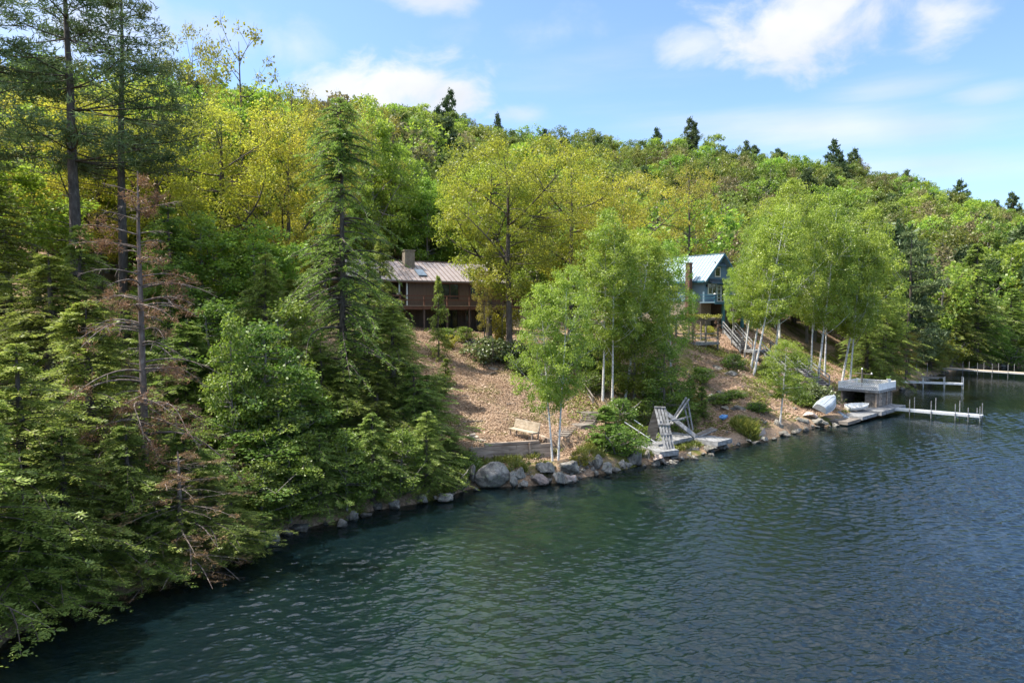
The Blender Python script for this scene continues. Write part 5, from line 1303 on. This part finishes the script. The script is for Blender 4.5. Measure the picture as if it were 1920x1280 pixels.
plant('birch1',1205,0,'dense birch between the stairs and the pergola',ytop=430,wid=6.6,rz=.6,py=742,lean=(.02,0))
plant('birch2',1258,0,'low branching birch right above the ladder frame',ytop=455,wid=4.6,rz=2.0,py=748)
plant('maple2',1190,53,'leafy young maple in the hollow behind the ladder frame',ytop=590,wid=5,rz=1.4)
plant('sapling0',1245,51,'bright sapling behind the plank deck',ytop=640,wid=4,rz=0)
for i,(x,y,yt,wd,ln,lb) in enumerate(((1374,650,500,2.6,.02,'straight birch in front of the blue house right corner'),(1396,655,440,3.6,.07,'birch behind the upper stair rail'),
    (1396,668,400,5.0,.16,'birch leaning right across the stair landing'),(1408,690,410,5.6,.12,'slim birch leaning beside the stair landing'),(1413,703,380,6.2,.22,'strongly leaning birch at the foot of the bank'),
    (1450,690,340,7,.05,'tall birch behind the lower railed stair'),(1520,706,400,6.4,.03,'left birch of the white trunk row near the bottom stair'),(1533,712,360,7,.08,'second birch of the white trunk row near the bottom stair'),
    (1546,706,410,6.2,.04,'last birch of the white trunk row near the bottom stair'),(1578,716,390,7.4,.09,'stout leaning birch left of the lattice deck'),(1593,722,440,6.0,.03,'thin straight birch by the lattice deck'))):
    plant(f'birch{(i*3+1) % 4}',x,0,lb,ytop=yt,wid=wd,py=y,rz=i*1.7,lean=(ln,0))
plant('birch1',1462,0,'lone small birch leaning over the rocks by the boat ramp',ytop=635,wid=4.4,rz=1,py=797,lean=(.12,0),name='birch_tree',cat='tree')
plant('midpine',1703,97,'layered yellow green pine above the far docks',ytop=430,wid=11,rz=.3)
plant('hemlock0',1660,86,'dark hemlock between the birches and the layered pine',ytop=520,wid=8,rz=.8)
plant('hemlock1',1625,84,'dark hemlock behind the boathouse',ytop=560,wid=7,rz=1.8)
plant('hemlock2',1830,122,'massive dark hemlock above the wooden pier',ytop=455,wid=12,rz=.1)
plant('hemlock1',1790,120,'dark hemlock left of the massive one',ytop=520,wid=10,rz=2.1)
plant('hemlock0',1895,128,'dark hemlock at the right picture edge',ytop=540,wid=11,rz=3.1)
plant('hemlock0',1745,109,'low dark hemlock behind the floating dock',ytop=590,wid=7,rz=4.1)
plant('bronze0',1700,91.5,'bare grey brown tree leaning over the water by the floating dock',ytop=620,wid=4.5,rz=.5)
plant('maple0',1860,124,'green maple overhanging the wooden pier',ytop=590,wid=7,rz=.9)
plant('maple1',1930,132,'green maple at the pier far end',ytop=560,wid=9,rz=1.9)
plant('maple2',1640,92,'tall pale maple right of the birches',ytop=440,wid=9,rz=2.9)
# shrubs
def shrub(k, x, y, h, wd, label, group=None): plant(k, x, 0, label, h=h, wid=wd, py=y, group=group)
shrub('darkcedar',1292,792,3.6,2.6,'dark conical cedar at the right end of the plank deck')
shrub('cedar',1318,782,2.6,1.9,'green cedar on the edge of the bare bank')
shrub('cedar',1262,770,3.6,2.6,'green cedar behind the crane poles')
shrub('darkcedar',1235,765,3.2,2.6,'dark cedar in the hollow behind the ladder frame')
shrub('cedar',1140,838,2.7,3.2,'round cedar bush right of the lowest steps')
shrub('bush0',1160,848,1.7,3.0,'loose green bush left of the swim raft')
shrub('bush1',1195,835,1.5,2.4,'low green bush against the left side of the raft')
shrub('darkbush',1530,757,1.8,3.4,'dark glossy bush above the silver boat')
shrub('bush2',1505,760,1.4,2.2,'green bush beside the dark glossy bush')
shrub('darkbush',920,676,1.9,4.0,'wide rhododendron below the brown cottage')
shrub('darkbush',965,672,1.6,2.6,'rhododendron at the foot of the great yellow oak')
shrub('bush1',868,640,1.3,2.2,'green shrub before the brown cottage lower wall')
shrub('bush0',835,636,1.0,1.8,'small shrub under the brown cottage deck')
shrub('yellowbush',845,652,1.1,1.6,'bronze shrub at the top of the leaf covered slope')
shrub('bush0',820,742,1.5,2.0,'young fir like shrub on the leaf covered slope')
shrub('cedar',835,722,2.0,1.6,'little green conifer at the left of the leaf slope')
shrub('yellowbush',1090,873,.9,1.3,'yellow green bush among rocks right of the birch pair')
shrub('yellowbush',1015,878,.55,.6,'tiny yellow green plant between shore boulders')
shrub('yellowbush',985,885,.7,.6,'small sprouting plant beside the long low boulder')
shrub('bush2',905,878,.35,.7,'small weeds in front of the timber wall')
shrub('bush0',875,880,1.0,2.0,'green bush left of the huge boulder')
shrub('bush1',862,895,1.0,1.8,'low bush over the flat boulder at the left bank')
shrub('bush2',845,915,1.1,2.2,'green bush hanging to the water below the low hemlock')
shrub('hemlock1',800,919,4.2,3.4,'small hemlock at the water edge under the hemlock skirt')
shrub('sapling1',750,929,3.4,2.6,'leafy sapling above the pale squarish boulder')
shrub('hemlock2',700,939,4.4,3.4,'young hemlock in the shade under the tall slender hemlock')
shrub('sapling0',650,954,3.8,2.8,'leafy sapling above the pale upright boulder')
shrub('hemlock0',600,964,3.8,3.2,'small feathery hemlock on the left shore bank')
shrub('sapling1',545,979,3.6,2.8,'bright sapling hanging over the left shore')
shrub('sapling0',490,1004,3.2,2.8,'leafy sapling at the water right of the hanging hemlock')
shrub('bush1',440,1030,1.3,2.4,'leafy bush beside the dying pine lowest limbs')
shrub('yellowbush',1330,628,1.1,1.6,'yellow bush glowing inside the pergola')
shrub('bush1',1375,690,1.4,2.4,'green shrub on the bank under the stair landing')
shrub('bush2',1345,755,.8,2.6,'yellow green ground shrub in the middle of the bare bank')
shrub('bush0',1375,745,.7,2.4,'low shrub right of the yellow green ground shrub')
shrub('bush0',1440,705,1.3,2.6,'shrub beside the lower railed stair')
shrub('bush1',1480,735,1.6,2.6,'shrub behind the lone small birch')
plant('darkcedar',822,54,'thin young fir spire before the brown cottage window',ytop=515,wid=2.0,cat='tree',name='fir_tree')
plant('bronze0',908,57,'young oak with low yellow boughs before the brown cottage window',ytop=508,wid=2.2,rz=1.0)
shrub('yellowbush',938,642,3.2,3.0,'tall bronze leaved bush between the two oak trunks by the brown cottage')
shrub('bush0',1110,735,1.6,2.6,'green shrub beside the stair top left of the slim birches')
shrub('bush2',1125,700,2.0,3.0,'tall shrub behind the stair rail birch')
shrub('bush0',1190,790,1.6,2.8,'shrub filling the bank left of the ladder frame')
shrub('bush2',975,700,1.3,2.4,'shrub on the leaf slope below the rhododendrons')
shrub('yellowbush',1300,760,1.2,2.2,'bronze shrub at the left foot of the bare bank')
shrub('bush1',1310,715,1.3,2.8,'low shrub at the left side of the bare bank')
shrub('bush2',1420,770,.8,2.2,'small shrub between the blue bag and the lone birch')
shrub('bush1',1085,690,2.2,3.0,'green shrub right of the upper dark steps')
shrub('bush0',1050,665,1.8,2.6,'green shrub between the great yellow oak and the birch pair crown')
shrub('sapling0',1100,655,4.0,3.0,'bright sapling between the two houses above the stairs')
shrub('bush2',1030,745,1.2,2.2,'low green shrub left of the grey stairs')
shrub('bush1',1160,790,1.6,2.6,'bush growing beside the stair landing')
shrub('yellowbush',1775,683,4.2,6.4,'broad yellow bush on the far shore before the pier')
shrub('yellowbush',1765,693,2.2,2.6,'small yellow shrub beside the broad yellow bush')
shrub('yellowbush',1820,688,2.2,3.4,'pale shrub at the landward end of the pier')
shrub('bush1',1885,684,3.4,6.5,'green shrub behind the pier pilings')
shrub('darkbush',1600,750,1.4,3.0,'twiggy brown bush in front of the boathouse')
shrub('bush2',1500,690,1.8,3.0,'leafy bush by the white trunk row')

# ------------------------------------------------------------------ forest fill and far wood
fr = np.random.default_rng(99)
pts = []
for cell, y0, y1 in ((5.0,48,110),(6.2,110,430)):
    for yy in np.arange(y0, y1, cell):
        for xx in np.arange(-yy*1.25-20, yy*1.05+25, cell):
            pts.append((xx+fr.uniform(-.42,.42)*cell, yy+fr.uniform(-.42,.42)*cell))
pts = np.array(pts); S_ = shore_dist(pts[:,0], pts[:,1]); Z_ = height(pts[:,0], pts[:,1]); PX = azpx(pts[:,0], pts[:,1])
CS = np.interp(PX, SKY_PX, CR_S)
ymin = np.interp(PX, [-500,0,560,640,700,990,1010,1270,1290,1400,1420,1600,1700,2600], [40,56,62,74,88,88,108,108,106,104,92,92,100,100])
def near_blue(p):
    d = p-np.array([26.8,88.0]); c,s = math.cos(ua), math.sin(ua); lx = d[:,0]*c+d[:,1]*s; ly = -d[:,0]*s+d[:,1]*c
    return (np.abs(lx) < 7.5) & (ly > -4) & (ly < 21)
ok = (pts[:,1] > ymin) & (S_ > np.where(PX > 1640, 2.5, 9)) & (S_ < CS+14) & ~near_blue(pts)
ok &= ~((PX > 1560) & (S_ < 9) & (fr.uniform(size=len(PX)) < .3))
pts, S_, Z_, PX, CS = pts[ok], S_[ok], Z_[ok], PX[ok], CS[ok]
inview = (PX > -60) & (PX < 1990)
order = np.argsort(pts[:,1])
LBL_B = ['pale green leafy crown in the wooded hillside behind the houses','soft green broadleaf tree in the wooded hillside','yellow green broadleaf tree of the hillside wood','greyish barely leafed tree of the hillside wood']
LBL_C = 'dark pointed conifer scattered through the hillside wood'
nb = nc = nm_ = 0; rest = []
for i in order:
    x, y = pts[i]; z = Z_[i]; f = S_[i]/max(CS[i],1); r = fr.uniform()
    pc = .02+.01*(f > .75)+.05*(PX[i] > 1400)+.3*(PX[i] > 1560 and S_[i] < 22)
    con = r < pc
    if not inview[i]: rest.append((x,y,z,con,fr.uniform(.8,1.2)*np.interp(f,[0,.6,.85],[1,.95,.7]),fr.uniform(0,6.28))); continue
    sc = fr.choice([fr.uniform(.75,1.1),fr.uniform(1.0,1.6)])*np.interp(f,[0,.6,.85],[1,.95,.8]); rzz = fr.uniform(0,6.28)
    if con and nc < 200:
        v = FC[fr.integers(0,5) if S_[i] < 60 else 2+fr.integers(0,3)]; o = link('conifer_tree', v); nc += 1
        o.scale = (sc*.95,sc*.95,sc*(.95 if S_[i] < 25 else .9)); tag(o, LBL_C, 'tree', 'conifers of the hillside wood')
    elif not con and y < 106 and nm_ < 90:
        k = ['maple0','maple1','maple2','birch0','bronze0','maple1'][fr.integers(0,6)]; nm_ += 1
        o = plant(k, PX[i], y, {'maple':'green maple in the first rows of wood behind the houses','birch':'slim birch in the first rows of wood behind the houses','bronze':'bronze leaved oak in the first rows of wood behind the houses'}[k.rstrip('0123456789')],
              h=13*sc, wid=(8 if k[0] != 'b' else 6)*sc, group={'m':'maples behind the houses','bi':'birches behind the houses','br':'oaks behind the houses'}['m' if k[0] == 'm' else k[:2]], rz=rzz); continue
    elif not con and nb < 290:
        vi = fr.integers(0,7); o = link('broadleaf_tree', FB[vi]); nb += 1
        o.scale = (sc,sc,sc*fr.uniform(.9,1.1)); c3 = (0,0,1,3,0,0,1)[vi]
        tag(o, LBL_B[c3], 'tree', ('pale trees of the hillside wood','green trees of the hillside wood','yellow green trees of the hillside wood','greyish trees of the hillside wood')[c3])
    else: rest.append((x,y,z,con,sc,rzz)); continue
    o.location = (x,y,z-.2); o.rotation_euler = (fr.uniform(-.05,.05),fr.uniform(-.05,.05),rzz)
# skyline pines standing above the ridge
for i,(px,yt,Y,hh,lb) in enumerate(((842,168,262,15,'tall dark pine topping the ridge left of centre'),(820,198,262,11,'shorter pine beside the tall ridge pine'),(932,214,268,11,'small dark conifer on the ridge right of the tall pine'),
    (1297,220,296,17,'lone open branched pine on the skyline above the blue house'),(1232,240,290,12,'small pine on the ridge left of the lone skyline pine'),(1565,263,325,19,'left pine of the twin pines on the right ridge'),
    (1600,278,325,17,'right pine of the twin pines on the right ridge'),(1700,318,335,14,'ridge pine between the twin pines and the right edge'),(1800,338,345,20,'dark spreading pine low on the right ridge'),(1900,360,352,18,'dark pine on the ridge at the right edge'),(1400,264,305,12,'small dark pine on the ridge right of the lone skyline pine'))):
    p = P(px, yt, Y); o = link('pine_tree', FC[2+i % 3]); o.scale = (hh/17*1.05,hh/17*1.05,hh/17); o.location = (p.x, Y, p.z-hh); o.rotation_euler = (0,0,i*1.1); tag(o, lb, 'tree')
    gz_ = hz(p.x, Y)
    if o.location.z > gz_: k = (p.z-gz_+.3)/17; o.scale = (hh/17,hh/17,k); o.location.z = gz_-.3
# the rest of the wood: one mass
rest = np.array(rest)
me = bpy.data.meshes.new('far_woods'); me.vertices.add(len(rest)); me.vertices.foreach_set('co', (rest[:,:3]-[0,0,.2]).astype(np.float32).ravel())
for nm, vals, tp in (('pick', np.where(rest[:,3] > .5, 7+np.arange(len(rest)) % 5, np.arange(len(rest))*5 % 7).astype(np.int32), 'INT'), ('sc', rest[:,4].astype(np.float32), 'FLOAT'), ('rot', rest[:,5].astype(np.float32), 'FLOAT')):
    a = me.attributes.new(nm, tp, 'POINT'); a.data.foreach_set('value', vals)
fw = link('far_woods', me); tag(fw, 'mass of leafy forest covering the upper hillside to the ridge', 'woods', kind='stuff')
ng = bpy.data.node_groups.new('scatter_trees', 'GeometryNodeTree')
ng.interface.new_socket('Geometry', in_out='INPUT', socket_type='NodeSocketGeometry'); ng.interface.new_socket('Geometry', in_out='OUTPUT', socket_type='NodeSocketGeometry')
gi = ng.nodes.new('NodeGroupInput'); go = ng.nodes.new('NodeGroupOutput'); jn = ng.nodes.new('GeometryNodeJoinGeometry')
srcs = []
for v in FB+FC: srcs.append(next(o for o in COL.objects if o.data == v))
for s in reversed(srcs):
    n_ = ng.nodes.new('GeometryNodeObjectInfo'); n_.inputs['Object'].default_value = s; n_.inputs['As Instance'].default_value = True; n_.transform_space = 'ORIGINAL'
    ng.links.new(n_.outputs['Geometry'], jn.inputs[0])
ip = ng.nodes.new('GeometryNodeInstanceOnPoints'); ip.inputs['Pick Instance'].default_value = True
def attr(nm, t):
    n_ = ng.nodes.new('GeometryNodeInputNamedAttribute'); n_.data_type = t; n_.inputs['Name'].default_value = nm; return n_
ng.links.new(gi.outputs[0], ip.inputs['Points']); ng.links.new(jn.outputs[0], ip.inputs['Instance'])
ng.links.new(attr('pick','INT').outputs['Attribute'], ip.inputs['Instance Index'])
cx_ = ng.nodes.new('ShaderNodeCombineXYZ'); ng.links.new(attr('rot','FLOAT').outputs['Attribute'], cx_.inputs['Z']); e2r = ng.nodes.new('FunctionNodeEulerToRotation'); ng.links.new(cx_.outputs[0], e2r.inputs[0]); ng.links.new(e2r.outputs[0], ip.inputs['Rotation'])
ng.links.new(attr('sc','FLOAT').outputs['Attribute'], ip.inputs['Scale'])
ng.links.new(ip.outputs[0], go.inputs[0])
md = fw.modifiers.new('scatter', 'NODES'); md.node_group = ng

# ------------------------------------------------------------------ ground cover
def scatter(n, region, seed):
    r = np.random.default_rng(seed); out = []
    while sum(len(o) for o in out) < n:
        x0,x1,y0,y1 = region[0]; p = np.stack([r.uniform(x0,x1,40000), r.uniform(y0,y1,40000)],1)
        s = shore_dist(p[:,0],p[:,1]); px = azpx(p[:,0],p[:,1]); out.append(p[region[1](p,s,px,r)])
    return np.vstack(out)[:n], r
def ground_leaves(name, n, region, seed, size, mat, hmax, label, cat, tilt=.35, up=0.0):
    p, r = scatter(n, region, seed); z = height(p[:,0],p[:,1])+.015+hmax*r.uniform(0,1,len(p))**1.6
    c = np.stack([p[:,0],p[:,1],z],1); ax = r.normal(size=c.shape)*[1,1,tilt]+[0,0,up]; nr = r.normal(size=c.shape)*tilt+[0,0,1]
    if up: nr = r.normal(size=c.shape)
    sz = size*r.uniform(.6,1.4,len(c)); o = link(name, leafmesh(name, diamonds(c,ax,nr,sz,sz*(.65 if not up else .16)), [mat])); return tag(o,label,cat,kind='stuff')
lit = lambda p,s,px,r: (s > 2.2) & (s < 27) & (px > 760) & (px < 1300)
ground_leaves('fallen_leaves', 130000, ((-9,16,38,68), lit), 1, .10, M['litter'], .10, 'tan fallen leaves covering the slope below the brown cottage', 'leaves')
lit2 = lambda p,s,px,r: (s > 1.2) & (s < 24) & (px > 1300) & (px < 1620)
ground_leaves('fallen_leaves', 40000, ((12,48,44,92), lit2), 2, .15, M['litter'], .10, 'brown leaf litter on the bank below the blue house', 'leaves')
und = lambda p,s,px,r: (s > .3) & (s < 26) & (px > -80) & (px < 770+60*fbm(p[:,0]*.4,p[:,1]*.4,4)) & (fbm(p[:,0]*.5,p[:,1]*.5,8) > -.12)
ground_leaves('undergrowth', 75000, ((-40,-4,18,75), und), 3, .13, M['shrub_leaf'], .75, 'green undergrowth carpeting the shaded left woods', 'undergrowth', .5)
und2 = lambda p,s,px,r: (s > .8) & (s < 22) & (px > 1000) & (px < 1780) & (fbm(p[:,0]*.45,p[:,1]*.45,14) > .02)
ground_leaves('undergrowth', 65000, ((4,70,42,110), und2), 4, .15, M['moss'], .3, 'low mossy plants in patches on the sunny bank', 'undergrowth', .5)
gt = G(1398,808)
def tuft(p,s,px,r): return (np.hypot(p[:,0]-gt.x, p[:,1]-gt.y) < .95*r.uniform(.2,1,len(p)))
ground_leaves('tall_grass', 3200, ((gt.x-1.2,gt.x+1.2,gt.y-1.2,gt.y+1.2), tuft), 5, .6, M['grass'], .4, 'tuft of tall green grass at the water edge by the purplish boulder', 'grass', .3, 1.4)
gr_ = lambda p,s,px,r: (s > .7) & (s < 3) & (px > 880) & (px < 1330) & (fbm(p[:,0]*.8,p[:,1]*.8,24) > .02)
ground_leaves('shore_grass', 9000, ((-4,16,37,52), gr_), 6, .28, M['grass'], .2, 'dry straw coloured grass along the stony bank', 'grass', .3, 1.3)
